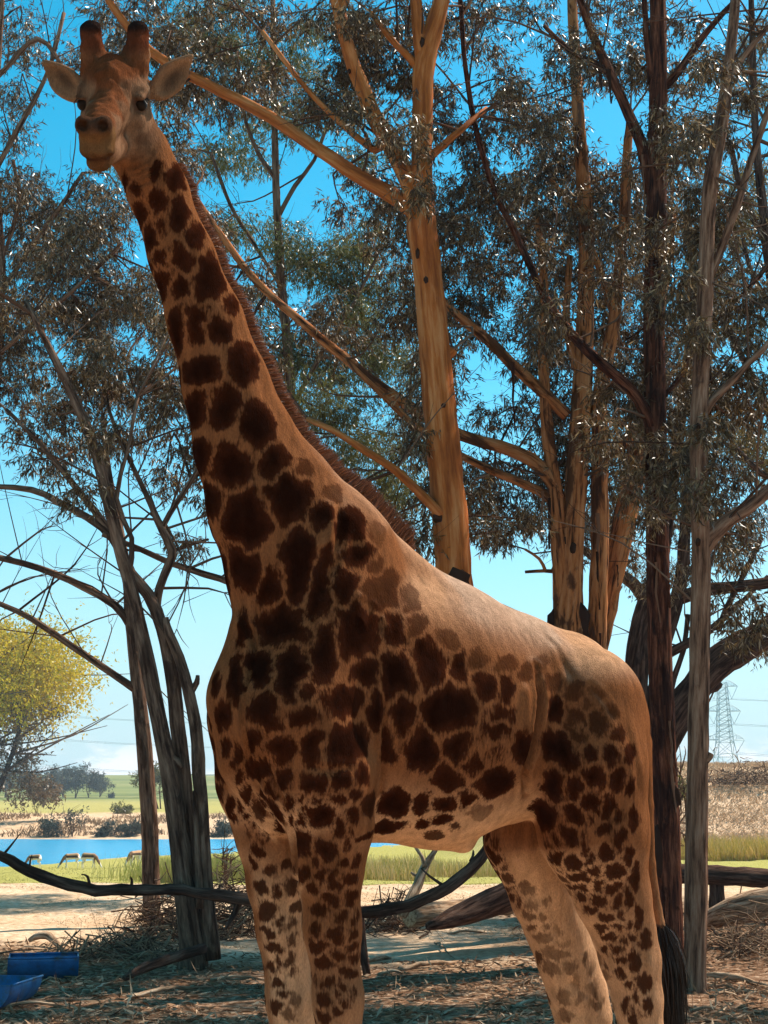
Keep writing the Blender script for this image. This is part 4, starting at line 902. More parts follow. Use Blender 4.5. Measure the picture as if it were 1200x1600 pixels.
for ti, k in enumerate(keys):
    T = TREES[k]; vs = []; tw = []
    for (c, rad), (a, c2) in zip(T['clumps'], T['twigs']):
        rel = c - CAM; dep = rel[1] * cp + rel[2] * sp; px, py = 600 + FPX * rel[0] / dep, 800 - FPX * (rel[2] * cp - rel[1] * sp) / dep
        inside = -40 < px < 1240 and py > -40
        ns = int((66 if inside else 25) * (rad / .36) ** 1.6)
        v, q = clump_leaves(c, rad, ns, 11 if inside else 9, rsf, (.08, .16) if inside else (.13, .22), (.0075, .0125) if inside else (.013, .02)); vs.append((v, q)); NLEAF += len(q)
        L = np.linalg.norm(c - a); nrm = rsf.normal(0, .10 * L, 3); m_ = (a + c) / 2 + nrm + np.array([0, 0, .05 * L])
        r0 = .008 + .008 * min(L, 2.2)
        v, q, _, _ = tube([a, m_, c, c + (c - m_) * .3], [r0, r0 * .7, r0 * .45, .003], 4, 0, rsf.randint(1 << 20), False, .35); tw.append((v, q))
        for _ in range(3):
            s = m_ + (c - m_) * rsf.uniform(.2, 1); e = c + rsf.normal(0, rad * .8, 3)
            v, q, _, _ = tube([s, (s + e) / 2 + rsf.normal(0, .05, 3), e], [r0 * .4, r0 * .3, .002], 3, 0, 1, False, .3); tw.append((v, q))
    P_ = T['pts']; P_ = P_[(P_[:, 3] < .12) & (P_[:, 2] > 4)]
    for _ in range(34 if len(P_) else 0):                # long thin bare branches
        a = P_[rsf.randint(len(P_))]; d = rsf.normal(size=3) * [1, .5, .8] + [0, 0, .9]; d /= np.linalg.norm(d); L = rsf.uniform(.9, 2.6); r0 = min(a[3] * .6, rsf.uniform(.010, .022))
        q0 = a[:3]; q1 = q0 + d * L * .5 + rsf.normal(0, .08, 3); q2 = q0 + d * L + rsf.normal(0, .2, 3)
        v, q, pp, _ = tube([q0, q1, q2], [r0, r0 * .7, .003], 4, 0, 1, False, .3); tw.append((v, q))
        for _ in range(3):
            m_ = pp[rsf.randint(2, len(pp))]; e = m_ + d * L * .25 + rsf.normal(0, .22, 3); v, q, _, _ = tube([m_, (m_ + e) / 2 + rsf.normal(0, .03, 3), e], [r0 * .4, r0 * .3, .002], 3, 0, 1, False, .25); tw.append((v, q))
    if vs:
        V, Q = join(vs); setloc(T['root'], obj('crown', mesh_np('crown', V, Q), M_LEAFY if k == 'K' else M_LEAFM if k == 'M' else M_LEAF, T['root'], kind='stuff'))
        V, Q = join(tw); setloc(T['root'], obj('twigs', mesh_np('twigs', V, Q), M_TWIG, T['root'], kind='stuff'))
print('leaves', NLEAF)

# knots, scars and loose bark
M_KNOT = bark('knot_bark', (.035, .016, .010), (.012, .006, .005), (.07, .035, .022), .4, 1, .9, .6, .5)
def knot(key, x, y, rx, rz, off, seed):
    T = TREES[key]; c = at(x, y, T['Y']); m = pxm(c); k = np.argmin(np.linalg.norm(T['pts'][:, :3] - c, axis=1)); q = T['pts'][k]
    dx = c[0] - q[0]; R = q[3]; dy = math.sqrt(max(R * R - dx * dx, .0)); r = np.random.RandomState(seed)
    bm = bmesh.new(); bmesh.ops.create_icosphere(bm, subdivisions=2, radius=1)
    for v in bm.verts:
        s_ = 1 + .25 * math.sin(5 * v.co.x + seed) * math.cos(4 * v.co.z + seed); v.co = Vector((c[0] + v.co.x * rx / m * s_, q[1] - dy + off + v.co.y * .035, c[2] + v.co.z * rz / m * s_))
    me = bpy.data.meshes.new('knot'); bm.to_mesh(me); bm.free(); me.shade_smooth(); obj('knot', me, M_KNOT, T['trunk'])
for a in (('A', 664, 346, 9, 10, .01), ('A', 652, 404, 3.5, 9, .0), ('A', 665, 446, 4, 6, .0), ('A', 692, 641, 4, 4, .0), ('A', 686, 812, 11, 9, .0), ('A', 716, 912, 20, 22, .01), ('A', 546, 114, 3, 4, 0), ('A', 660, 72, 4, 9, 0),
          ('B', 866, 975, 12, 22, .0), ('B', 905, 985, 16, 45, .02), ('B', 893, 860, 5, 10, .0), ('D', 1088, 672, 4, 8, 0), ('D', 1088, 850, 4, 7, 0), ('C', 1052, 1245, 10, 20, 0), ('C', 1030, 1330, 16, 40, .02)): knot(*a, seed=int(a[1]))
rsb = np.random.RandomState(6)
def strip(key, x, y, lpx, wpx, seed, material=None):          # a ribbon of bark that has come away from the trunk
    T = TREES[key]; c = at(x, y, T['Y']); m = pxm(c); q = T['pts'][np.argmin(np.linalg.norm(T['pts'][:, :3] - c, axis=1))]; dx = c[0] - q[0]; dy = math.sqrt(max(q[3] ** 2 - dx * dx, 0))
    r = np.random.RandomState(seed); n = 9; t = np.linspace(0, 1, n); L = lpx / m; w = wpx / m / 2
    cx = c[0] + np.cumsum(r.normal(0, .006, n)); cy = q[1] - dy - .012 - .06 * (t ** 2) * r.uniform(.1, 1); cz = c[2] - t * L; ww = w * (1 - .6 * t) * (1 + .2 * r.normal(size=n))
    V = np.concatenate([np.stack([cx - ww, cy + .01, cz], 1), np.stack([cx, cy - .006, cz], 1), np.stack([cx + ww, cy + .012, cz], 1)]); Q = []
    for k in range(n - 1):
        for o_ in (0, n): Q.append([o_ + k, o_ + k + 1, o_ + n + k + 1, o_ + n + k])
    obj('bark_strip', mesh_np('bark_strip', V, np.array(Q), True), material or [M_KNOT, M_STRING, M_POLE][seed % 3], T['trunk'])
for k in range(46):
    key = 'BBCCB'[k % 5]; P = TREES[key]['pts']; P = P[P[:, 3] > .07]; q = P[rsb.randint(len(P))]; rel = q[:3] - CAM; dep = rel[1] * cp + rel[2] * sp
    strip(key, 600 + FPX * rel[0] / dep + rsb.uniform(-.6, .6) * q[3] * pxm(q[:3]), 800 - FPX * (rel[2] * cp - rel[1] * sp) / dep, rsb.uniform(25, 110), rsb.uniform(3, 8), k)
# ------------------------------------------------------------------ fallen wood and brush
_Yr = np.geomspace(4, 400, 900)
def gpt(x, y, dz=0.0):                # a pixel's point on the ground
    d = ray(x, y); P = CAM[None] + d[None] * (_Yr / d[1])[:, None]; k = np.argmax(P[:, 2] <= height(P[:, 0], P[:, 1]))
    if k == 0: return onz(x, y, 0)
    q = P[k].copy(); q[2] = height(q[0], q[1]) + dz; return q
def wood(name, label, pts, material, Y=None, category='log', group=None, rough=.08, sides=12, seed=0, cut=False, step=.15, wander=.0):
    P, R = [], []
    for t in pts:
        w = at(t[0], t[1], t[3] if len(t) > 3 else Y); P.append(w); R.append(t[2] / pxm(w))
    V, Q, pp, rr = tube(P, R, sides, rough, seed, step=step, wander=wander)
    c = pp[0]; o = thing(name, label, category, group, loc=(c[0], c[1], height(c[0], c[1])))
    wo = setloc(o, obj('wood', tmesh('wood', V, Q), material, o))
    if cut:
        a = pp[0]; d = pp[0] - pp[1]; d /= np.linalg.norm(d)
        V, Q, _, _ = tube([a - d * .01, a + d * .012], [rr[0] * .93, rr[0] * .88], 14, .05, seed + 1, step=1)
        obj('cut_end', tmesh('cut_end', V, Q), M_CUT, wo, label='sawn end showing pale wood')
    return o
fb = wood('fallen_branch', 'long dark bare branch bowed across the ground and caught among the stems', [(-60, 1318, 7), (0, 1337, 7), (30, 1352, 8), (65, 1367, 8), (110, 1382, 8), (170, 1387, 8), (230, 1387, 8), (290, 1390, 8), (350, 1397, 9), (400, 1408, 9), (470, 1420, 9), (560, 1420, 9), (610, 1413, 9), (660, 1397, 9), (710, 1368, 9), (745, 1338, 9), (765, 1310, 8), (790, 1270, 8), (840, 1210, 7), (880, 1160, 6)], M_DARK, 17.9, 'branch', seed=3, rough=.16, wander=.010)
rs = np.random.RandomState(2)
for x, y in ((55, 1363), (140, 1385), (205, 1387), (345, 1396), (605, 1414), (690, 1382), (735, 1346)):
    a = at(x, y, 17.9); e = a + [rs.normal(0, .12), rs.normal(0, .1), rs.uniform(.1, .3)]; V, Q, _, _ = tube([a, (a + e) / 2 + rs.normal(0, .02, 3), e], [.022, .016, .006], 5, .08, x, step=.08); setloc(fb, obj('side_branch', tmesh('side_branch', V, Q), M_DARK, fb))
V, Q, _, _ = tube([at(375, 1403, 17.9), at(366, 1428, 17.85), at(352, 1452, 17.8)], [.05, .04, .02], 7, .05, 3); setloc(fb, obj('side_branch', tmesh('side_branch', V, Q), M_DARK, fb))
V, Q, _, _ = tube([at(5, 1336, 17.9), at(18, 1320, 17.9), at(32, 1302, 17.9)], [.02, .014, .006], 5, .05, 3); setloc(fb, obj('side_branch', tmesh('side_branch', V, Q), M_DARK, fb))
def fb_leg():                         # the bowed branch rests with a forked prop on the ground
    a = at(560, 1420, 17.9); V, Q, _, _ = tube([a, a + [.05, .1, -.45], [a[0] + .12, a[1] + .15, height(a[0], a[1]) - .05]], [.07, .06, .05], 7, .06, 5); setloc(fb, obj('side_branch', tmesh('side_branch', V, Q), M_DARK, fb))
fb_leg()
wood('log', 'thick pale grey log with a sawn round end lying behind the front legs', [(640, 1431, 18, 20.6), (700, 1424, 17, 21.1), (760, 1416, 17, 21.8), (830, 1408, 16, 22.6)], M_WOOD, category='log', cut=True, seed=5)
wood('log', 'dark weathered log sloping up behind the far hind leg', [(668, 1448, 6, 19.4), (700, 1437, 14, 19.6), (760, 1414, 22, 20.0), (830, 1385, 25, 20.4), (930, 1350, 24, 20.9)], M_DARK, category='log', seed=6)
wood('log', 'long dark straight log raised like a rail behind the pole trunk', [(1000, 1367, 16, 27.5), (1060, 1366, 16, 27.4), (1150, 1370, 15.5, 27.0), (1280, 1378, 15, 26.5)], M_DARK, category='log', seed=7)
wood('log', 'big split grey log lying right of the pole trunk', [(1100, 1440, 12, 21.6), (1130, 1428, 20, 21.4), (1180, 1415, 25, 21.2), (1290, 1395, 27, 21.0)], M_WOOD, category='log', seed=8)
for x, y in ((1120, 1386), (1010, 1384)):  # blocks that carry the raised log
    p = at(x, y, 27.2); gz = height(p[0], p[1]); V, Q, _, _ = tube([[p[0], p[1], gz - .1], [p[0], p[1], p[2] + .12]], [.16, .13], 9, .1, x)
    o = thing('wood_block', 'short dark wood block propping up the raised log', 'block', 'blocks under the raised log', loc=(p[0], p[1], gz)); setloc(o, obj('wood', tmesh('wood', V, Q), M_DARK, o))
fk = wood('forked_branch', 'bleached white forked branch leaning over the sawn log', [(628, 1432, 7, 20.3), (640, 1408, 8, 20.4), (652, 1383, 8, 20.6), (660, 1362, 7, 20.7), (666, 1350, 6, 20.8), (676, 1335, 4, 20.8), (684, 1322, 3, 20.8), (690, 1305, 2, 20.8)], M_WOOD, category='branch', seed=9, sides=8)
for L in ([(664, 1354, 4.5), (660, 1340, 3.5), (652, 1328, 3), (645, 1318, 2)], [(656, 1372, 4), (648, 1367, 3), (642, 1363, 2)]):
    P = [at(a, b_, 20.7) for a, b_, _ in L]; V, Q, _, _ = tube(P, [c / pxm(p) for (_, _, c), p in zip(L, P)], 6, .05, 2); setloc(fk, obj('prong', tmesh('prong', V, Q), M_WOOD, fk))
wood('log', 'thin dark log leaning against the base of the leaning stems', [(195, 1528, 5, 16.9), (225, 1512, 8, 17.2), (265, 1498, 9, 17.6), (318, 1482, 8, 18.1)], M_DARK, category='log', seed=10)
wood('driftwood', 'crooked piece of driftwood on the sand beside the blue trough', [(45, 1470, 3, 20.9), (55, 1464, 5, 20.9), (68, 1461, 6, 20.9), (78, 1464, 6, 20.9), (92, 1477, 5, 20.7), (100, 1484, 3, 20.6)], M_WOOD, category='driftwood', seed=11)
# single bare sticks on the shaded litter
STK = [(560, 1510, 610, 1500, 5), (625, 1518, 720, 1505, 6), (590, 1528, 630, 1524, 4), (800, 1575, 862, 1570, 4), (1080, 1585, 1125, 1580, 3.5), (1090, 1528, 1200, 1545, 7), (1100, 1480, 1195, 1455, 3),
       (1120, 1500, 1190, 1490, 3), (1105, 1545, 1160, 1552, 3), (1110, 1560, 1150, 1556, 3), (150, 1548, 185, 1540, 3), (0, 1580, 90, 1572, 4), (200, 1562, 330, 1545, 4), (180, 1490, 255, 1482, 3.5), (190, 1500, 240, 1478, 3),
       (700, 1460, 760, 1460, 2.5), (680, 1475, 710, 1500, 2), (60, 1540, 95, 1533, 2.5), (1140, 1440, 1165, 1460, 3), (330, 1535, 400, 1530, 3), (690, 1590, 740, 1580, 2.5), (1060, 1548, 1120, 1540, 2.5)]
for k, (x0, y0, x1, y1, r) in enumerate(STK):
    a, c = gpt(x0, y0), gpt(x1, y1); R = r / pxm(a) * .8; m_ = (a + c) / 2; m_ = m_ + [0, 0, R + .03]; a = a + [0, 0, R * .6]; c = c + [0, 0, R * .6]
    V, Q, _, _ = tube([a, m_, c], [R, R * .9, R * .5], 7, .12, 40 + k, step=.08, wander=.006)
    o = thing('fallen_stick', 'bare stick lying on the shaded bark litter', 'stick', 'fallen sticks on the litter', loc=(a[0], a[1], height(a[0], a[1]))); setloc(o, obj('wood', tmesh('wood', V, Q), M_WOOD, o))
def brush(label, cx, cy, rx, rz, n, seed, rad=(.004, .014), mats=(M_TWIG, M_WOOD), pale=.3, spread_y=.5):
    rs = np.random.RandomState(seed); c = gpt(cx, cy); m = pxm(c); W, Hh = rx / m, rz / m
    o = thing('brush_pile', label, 'brushwood', loc=(c[0], c[1], c[2])); sets = ([], [])
    for _ in range(n):
        q = rs.normal(size=3) * [W * .5, spread_y, 0]; q[2] = abs(rs.normal()) * Hh * .5 * math.exp(-(q[0] / W) ** 2)
        p = c + q; d = rs.normal(size=3) * [1, .7, .45]; d /= np.linalg.norm(d); L = rs.uniform(.2, .9)
        P = [p - d * L / 2, p + rs.normal(0, .06, 3) * L * 2, p + d * L / 2 + [0, 0, rs.uniform(-.1, .1)]]
        P = np.array(P); P[:, 2] = np.maximum(P[:, 2], c[2] - .02)
        r = rs.uniform(*rad); V, Q, _, _ = tube(P, [r, r * .8, r * .3], 4, 0, 0, False, .12); sets[rs.uniform() < pale].append((V, Q))
    for st, mt, nm in zip(sets, mats, ('dark_twigs', 'pale_twigs')):
        if st: V, Q = join(st); setloc(o, obj(nm, mesh_np(nm, V, Q), mt, o, kind='stuff'))
brush('tangled dark brushwood heaped round the leaning stems', 262, 1468, 75, 75, 420, 1)
brush('heap of dry brushwood between the stems and the front leg', 365, 1462, 60, 100, 420, 2, pale=.15)
brush('low spread of broken pale sticks beside the driftwood', 195, 1490, 110, 22, 330, 3, pale=.5)
brush('scatter of twigs under the sawn log', 620, 1455, 60, 50, 240, 4, pale=.2)
brush('pile of pale sticks below the split grey log', 1175, 1490, 60, 60, 260, 5, pale=.7)
brush('brushwood heap on top of the far dry bank', 1165, 1226, 90, 30, 700, 6, (.02, .045), pale=.6, spread_y=1.2)
# leaf and bark litter
rs = np.random.RandomState(5); n = 60000
u = rs.uniform(0, 1, n); Yl = 9.5 / (1 - u * (1 - 9.5 / 27)); xl = rs.uniform(-.36, .36, n) * Yl
keep = (Yl + n2(xl, Yl, .5, 21) * 1.6 + .10 * xl < 20.6) | (xl > 2.0); keep &= Yl > 11; keep &= n2(xl, Yl, 2.2, 33, 4) + rs.uniform(-.5, .9, n) > 0
xl, Yl = xl[keep], Yl[keep]; n = len(xl)
d = rs.normal(size=(n, 3)) * [1, 1, .22]; d /= np.linalg.norm(d, axis=1)[:, None]
c = np.stack([xl, Yl, height(xl, Yl) + rs.uniform(.004, .03, n)], 1)
V, Q = leaves(c, d, rs.uniform(.06, .2, n), rs.uniform(.006, .016, n), rs)
M_LIT = leaf_mat('bark_litter', [(.17, .082, .042), (.33, .19, .11), (.09, .042, .023), (.50, .33, .21), (.22, .12, .066)], .0, .05, .9)
obj('leaf_litter', mesh_np('leaf_litter', V, Q), M_LIT, kind='stuff', label='dry leaf and bark litter under the trees')
# dry grass wisps on the sand, grass and reeds further down
def tufts(name, label, xs, Ys, h, w, seed, cols, lean=.25):
    rs = np.random.RandomState(seed); n = len(xs); r = np.stack([xs, Ys, height(xs, Ys) - .01], 1)
    ln = rs.uniform(*h, n) * (.78 + .35 * n2(xs, Ys, 1.1, seed + 70, 4)).clip(.25); t = r + np.stack([rs.normal(0, lean, n) * ln, rs.normal(0, lean, n) * ln, ln], 1)
    V, Q = blades(r, t, np.stack([0 * ln, 0 * ln, .08 * ln], 1), w * rs.uniform(.6, 1.3, n), rs)
    obj(name, mesh_np(name, V, Q), leaf_mat(name + '_blades', cols, .03, .35, .8), kind='stuff', label=label)
rs = np.random.RandomState(15)
n = 26000; Yl = rs.uniform(21, 44, n); xl = rs.uniform(-.3, .12, n) * Yl; k = n2(xl, Yl, 1.6, 41, 4) > -.05
tufts('dry_grass', 'short dry straw on the sunlit sand', xl[k], Yl[k], (.015, .06), .006, 3, [(.42, .29, .17), (.30, .18, .09), (.55, .42, .27)], .9)
n = 30000; Yl = rs.uniform(76, 84, n); xl = rs.uniform(.165, .31, n) * Yl; k = n2(xl, Yl, .8, 42, 3) > -.2
tufts('reeds', 'tall yellow green reeds in front of the dry bank', xl[k], Yl[k], (.4, 1.25), .016, 4, [(.46, .32, .05), (.60, .38, .12), (.28, .26, .02), (.64, .40, .18)], .22)
n = 15000; Yl = rs.uniform(60, 72, n); xl = rs.uniform(-.03, .10, n) * Yl; k = n2(xl, Yl, .9, 43, 3) > .0
tufts('reeds', 'patchy green and straw reeds seen under the giraffe belly', xl[k], Yl[k], (.35, 1.1), .015, 5, [(.44, .33, .08), (.56, .38, .16), (.22, .24, .03), (.60, .42, .22)], .2)
n = 5000; Yl = rs.uniform(58, 64, n); xl = -.125 * Yl + rs.normal(0, 1.4, n)
tufts('reeds', 'clump of green reeds between the leaning stems and the front leg', xl, Yl, (.5, 1.25), .015, 6, [(.26, .27, .05), (.40, .33, .12), (.20, .24, .03)], .2)
n = 900; Yl = rs.uniform(66, 68, n); xl = -.155 * Yl + rs.normal(0, .35, n)
tufts('reeds', 'small tuft of green reeds beside the dark single trunk', xl, Yl, (.5, 1.1), .02, 7, [(.26, .27, .05), (.36, .33, .10), (.20, .24, .03)], .25)
n = 22000; Yl = rs.uniform(44, 88, n); xl = rs.uniform(-.3, .1, n) * Yl
tufts('shore_grass', 'short green and straw grass along the lake shore', xl, Yl, (.02, .09), .012, 8, [(.30, .28, .07), (.42, .34, .13), (.22, .22, .05)], .5)
n = 26000; Yl = rs.uniform(88, 118, n); xl = rs.uniform(.13, .31, n) * Yl
tufts('bank_grass', 'dry tufts over the earth bank', xl, Yl, (.1, .4), .03, 9, [(.45, .30, .18), (.34, .21, .12), (.55, .40, .26)], .8)

n = 9000; Yl = rs.uniform(157, 184, n); xl = rs.uniform(-.29, .0, n) * Yl; k = n2(xl, Yl, .25, 44, 4) > .05
tufts('shore_scrub', 'low brown scrub on the far bank of the lake', xl[k], Yl[k], (.2, .9), .06, 12, [(.20, .12, .07), (.30, .20, .12), (.12, .08, .045)], .6)

# ------------------------------------------------------------------ blue half-drum troughs
M_BLUE, nt, b = mat('blue_plastic'); L_ = nt.links.new
co = N(nt, 'ShaderNodeTexCoord'); ns = N(nt, 'ShaderNodeTexNoise', i_Scale=6.0, i_Detail=6.0, i_Roughness=.65); L_(co.outputs['Object'], ns.inputs['Vector'])
r_ = ramp(nt, [(.36, (.035, .045, .055)), (.48, (.006, .075, .20)), (.66, (.012, .12, .30))]); L_(ns.outputs['Fac'], r_.inputs[0]); L_(r_.outputs[0], b.inputs['Base Color']); b.inputs['Roughness'].default_value = .45
def trough(label, p, rz, r=.27, L=.82):
    o = thing('drum_trough', label, 'trough', loc=(p[0], p[1], p[2] - .02)); o.rotation_euler = (0, 0, rz)
    th = np.linspace(math.pi, 2 * math.pi, 25); bm_pts = []
    xs_ = [-L / 2, -L / 2 + .02, -L * .18, -L * .16, -L * .14, L * .14, L * .16, L * .18, L / 2 - .02, L / 2]
    rr_ = [r * .985, r, r, r * 1.03, r, r, r * 1.03, r, r, r * .985]
    def shell(k, inner):
        return np.stack([np.full(25, xs_[k]), np.cos(th) * (rr_[k] - inner), np.sin(th) * (rr_[k] - inner) + r], 1)
    V, Q = [], []
    for inn in (0, .011):
        o0 = len(V) * 25; 
        for k in range(10): V.append(shell(k, inn))
        for k in range(9):
            for j in range(24):
                a_ = o0 + k * 25 + j; q = [a_, a_ + 1, a_ + 26, a_ + 25]; Q.append(q if inn == 0 else q[::-1])
    for k in range(9):
        for j in (0, 24): Q.append([k * 25 + j, (k + 1) * 25 + j, 250 + (k + 1) * 25 + j, 250 + k * 25 + j])
    obj('shell', mesh_np('shell', np.vstack(V), np.array(Q), True), M_BLUE, o)
    for s in (-1, 1):
        e = np.stack([np.zeros(25), np.cos(th) * r * .985, np.sin(th) * r * .985 + r], 1); e2 = e.copy(); e[:, 0] = s * (L / 2); e2[:, 0] = s * (L / 2 - .014)
        V = np.vstack([e, e2, [[s * L / 2, 0, r]], [[s * (L / 2 - .014), 0, r]]]); Q = []
        for j in range(0, 24, 2): Q += [[50, j, j + 1, j + 2], [51, 25 + j + 2, 25 + j + 1, 25 + j]]
        for j in range(24): Q.append([j, j + 1, 26 + j, 25 + j])
        Q += [[0, 50, 51, 25], [50, 24, 49, 51]]
        obj('end_wall', mesh_np('end_wall', V, np.array(Q)), M_BLUE, o)
    V, Q, _, _ = tube([[-L / 2, r * .995, r], [L / 2, r * .995, r]], [.013, .013], 7, 0, 1); obj('rim', mesh_np('rim', V, Q, True), M_BLUE, o)
    V, Q, _, _ = tube([[-L / 2, -r * .995, r], [L / 2, -r * .995, r]], [.013, .013], 7, 0, 1); obj('rim', mesh_np('rim', V, Q, True), M_BLUE, o)
    return o
trough('dark blue half drum trough lying lengthwise on the litter', gpt(67, 1528), .22)
trough('bright blue half drum trough with its round end turned outwards', gpt(2, 1572), 1.42)

# ------------------------------------------------------------------ grazing antelopes
AP = []
def ac(a, b_, ra, rb, k=1.0, bl=.05): AP.append((np.array(a, float), np.array(b_, float), ra, rb, k, bl))
ac((-.26, 0, .63), (.22, 0, .59), .155, .155, 1.2); ac((.22, 0, .62), (.36, 0, .55), .13, .09); ac((.36, 0, .56), (.56, 0, .25), .085, .058)
ac((.56, 0, .24), (.68, 0, .06), .055, .028, 1, .03); ac((-.30, 0, .62), (-.34, 0, .54), .12, .11)
for s in (-1, 1):
    ac((.24, s * .075, .5), (.25, s * .08, .28), .06, .03); ac((.25, s * .08, .28), (.24 + s * .05, s * .08, .0), .026, .018, 1, .02)
    ac((-.30, s * .08, .54), (-.26, s * .09, .36), .11, .05); ac((-.26, s * .09, .36), (-.36, s * .09, .27), .04, .026, 1, .02); ac((-.36, s * .09, .27), (-.33, s * .09, .0), .025, .018, 1, .02)
    ac((.53, s * .04, .27), (.50, s * .10, .33), .02, .012, 1, .02)
ac((-.43, 0, .58), (-.46, 0, .40), .02, .012, 1, .02)
def asdf(p):
    p = p.astype(np.float32); d = np.full(len(p), 9.0, np.float32)
    for a, b_, ra, rb, k, bl in AP: d = sm(d, capd(p, a, b_, ra, rb, k, 0), bl)
    return d
AV, AQ = surface_nets(.02, np.array([-.55, -.25, -.06]), np.array([.8, .25, .85]), asdf)
AN = vnormals(AV, AQ)
if np.mean(np.einsum('ij,ij->i', AN, AV - AV.mean(0))) < 0: AQ = AQ[:, ::-1]
ame = mesh_np('antelope_body', AV, AQ, True)
x_, y_, z_ = AV.T; ca = np.tile([.42, .21, .09], (len(AV), 1))
white = (z_ < .54) | (x_ < -.36) | ((x_ > .5)); ca[white] = (.75, .66, .56)
stripe = (z_ > .55) & (z_ < .66) & (np.abs(x_) < .33) & (np.abs(y_) > .06); ca[stripe] = (.05, .022, .012); ca[(x_ > .27) & (x_ < .60) & (z_ > .2)] = (.22, .10, .045)
at_ = ame.attributes.new('coat', 'FLOAT_COLOR', 'POINT'); at_.data.foreach_set('color', np.concatenate([ca, np.ones((len(ca), 1))], 1).astype(np.float32).ravel())
M_ANT, nt, b = mat('antelope_coat'); a_ = N(nt, 'ShaderNodeAttribute', attribute_name='coat'); nt.links.new(a_.outputs['Color'], b.inputs['Base Color']); b.inputs['Roughness'].default_value = .8
ame.materials.append(M_ANT)
hV, hQ = join([tube([[.52, s * .03, .29], [.45, s * .06, .40], [.42, s * .03, .50]], [.014, .011, .004], 5, 0, 1, True, .05)[:2] for s in (-1, 1)])
hme = mesh_np('horns', hV, hQ, True); hme.materials.append(M_TUFT)
for x, y, rz, sc_, lab in ((53, 1356, math.pi - .15, 1.0, 'small grazing antelope by itself at the lake edge'), (111, 1357, math.pi + .2, 1.12, 'grazing antelope with its rump turned to another antelope'), (139, 1357, -.15, 1.12, 'grazing antelope back to back with its companion'),
                         (210, 1353, math.pi + .95, 1.15, 'grazing antelope head down beside the dark single trunk'), (222, 1351, math.pi + .5, 1.15, 'antelope partly hidden behind the dark single trunk')):
    p = gpt(x, y); o = thing('antelope', lab, 'antelope', 'antelopes grazing on the shore', loc=(p[0], p[1], p[2] - .01)); o.rotation_euler = (0, 0, rz); o.scale = (sc_,) * 3
    obj('body', ame, None, o); obj('horns', hme, None, o)

# ------------------------------------------------------------------ far trees and bushes
def far_tree(name, label, cat, x, ybase, Y, hpx, wpx, material, n, seed, leafs=(.5, .9), trunk=.25, group=None, blobs=9, twiggy=0, low=.35):
    rs = np.random.RandomState(seed); b0 = at(x, ybase, Y); gz = float(height(b0[0], b0[1])); m = pxm(b0); Hm = hpx / m; W = wpx / m / 2
    Hm = Hm + max(0.0, b0[2] - gz); b0 = np.array([b0[0], b0[1], gz - .1])
    o = thing(name, label, cat, group, loc=tuple(b0))
    tr = []; tips = []
    r0 = max(.018 * Hm, .04)
    ns = 3 if twiggy else 2
    for k in range(ns):
        e = b0 + [rs.normal(0, .25) * W, rs.normal(0, .25) * W, Hm * rs.uniform(.55, .8)]
        v, q, pp, _ = tube([b0 + rs.normal(0, .02 * Hm, 3) * [1, 1, 0], (b0 + e) / 2 + rs.normal(0, .04 * Hm, 3), e], [r0, r0 * .7, r0 * .3], 7, .08, k, step=Hm / 12); tr.append((v, q))
        for _ in range(8 + twiggy):
            s = pp[rs.randint(len(pp) // 3, len(pp))]; t = s + np.array([rs.normal(0, .55) * W, rs.normal(0, .55) * W, rs.uniform(-.02, .28) * Hm]); tips.append(t)
            v, q, _, _ = tube([s, (s + t) / 2 + rs.normal(0, .03 * Hm, 3), t], [r0 * .35, r0 * .22, r0 * .08], 4, 0, 0, False, Hm / 10); tr.append((v, q))
    V, Q = join(tr); setloc(o, obj('trunk', mesh_np('trunk', V, Q, True), M_TWIG, o))
    if n:
        vs = []
        for k in range(blobs):
            c = b0 + np.array([rs.uniform(-.75, .75) * W, rs.uniform(-.6, .6) * W, Hm * rs.uniform(low + .1, .88)]); c[0] = b0[0] + (c[0] - b0[0]) * math.sqrt(max(.1, 1 - ((c[2] - b0[2]) / Hm - .6) ** 2 * 3))
            vs.append(clump_leaves(c, W * rs.uniform(.28, .5), n // blobs // 6, 6, rs, leafs, (leafs[0] * .2, leafs[1] * .22), .3))
        V, Q = join(vs); setloc(o, obj('crown', mesh_np('crown', V, Q), material, o, kind='stuff'))
    return o
yt = far_tree('wattle_tree', 'bushy tree with a sunlit yellow green top and bare twigs below', 'tree', -30, 1290, 170, 310, 330, M_YELLOW, 66000, 4, (.32, .62), blobs=44, twiggy=12, low=.52)
M_BROWN = leaf_mat('dry_leaves', [(.20, .13, .07), (.13, .08, .045), (.26, .19, .12)], .15, .2)
rs = np.random.RandomState(9); yl_ = Vector(yt.location); vs = []
for k in range(30):
    vs.append(clump_leaves(np.array(yl_) + [rs.uniform(-5, 7.5), rs.uniform(-5, 5), rs.uniform(3, 15)], rs.uniform(1.2, 2.6), 60, 6, rs, (.3, .7), (.05, .12), .3))
V, Q = join(vs); setloc(yt, obj('dry_crown', mesh_np('dry_crown', V, Q), M_BROWN, yt, kind='stuff', label='brown twiggy lower crown'))
FT = [(30, 1256, 52, 60), (66, 1257, 48, 56), (98, 1257, 50, 46), (118, 1257, 54, 42), (138, 1258, 48, 46), (156, 1256, 46, 40), (84, 1257, 34, 40), (8, 1256, 58, 54)]
for k, (x, y, h_, w_) in enumerate(FT):
    far_tree('far_tree', 'grey green tree in the hazy grove beyond the lake', 'tree', x, y, 430 + 18 * (k % 3), h_, w_, M_FAR, 3400, 20 + k, (.35, .8), group='trees in the far grove', low=.2)
far_tree('pine_tree', 'round topped dark green tree across the lake behind the stems', 'tree', 248, 1264, 230, 72, 75, M_LEAFY, 6000, 40, (.25, .5), blobs=12, low=.5)
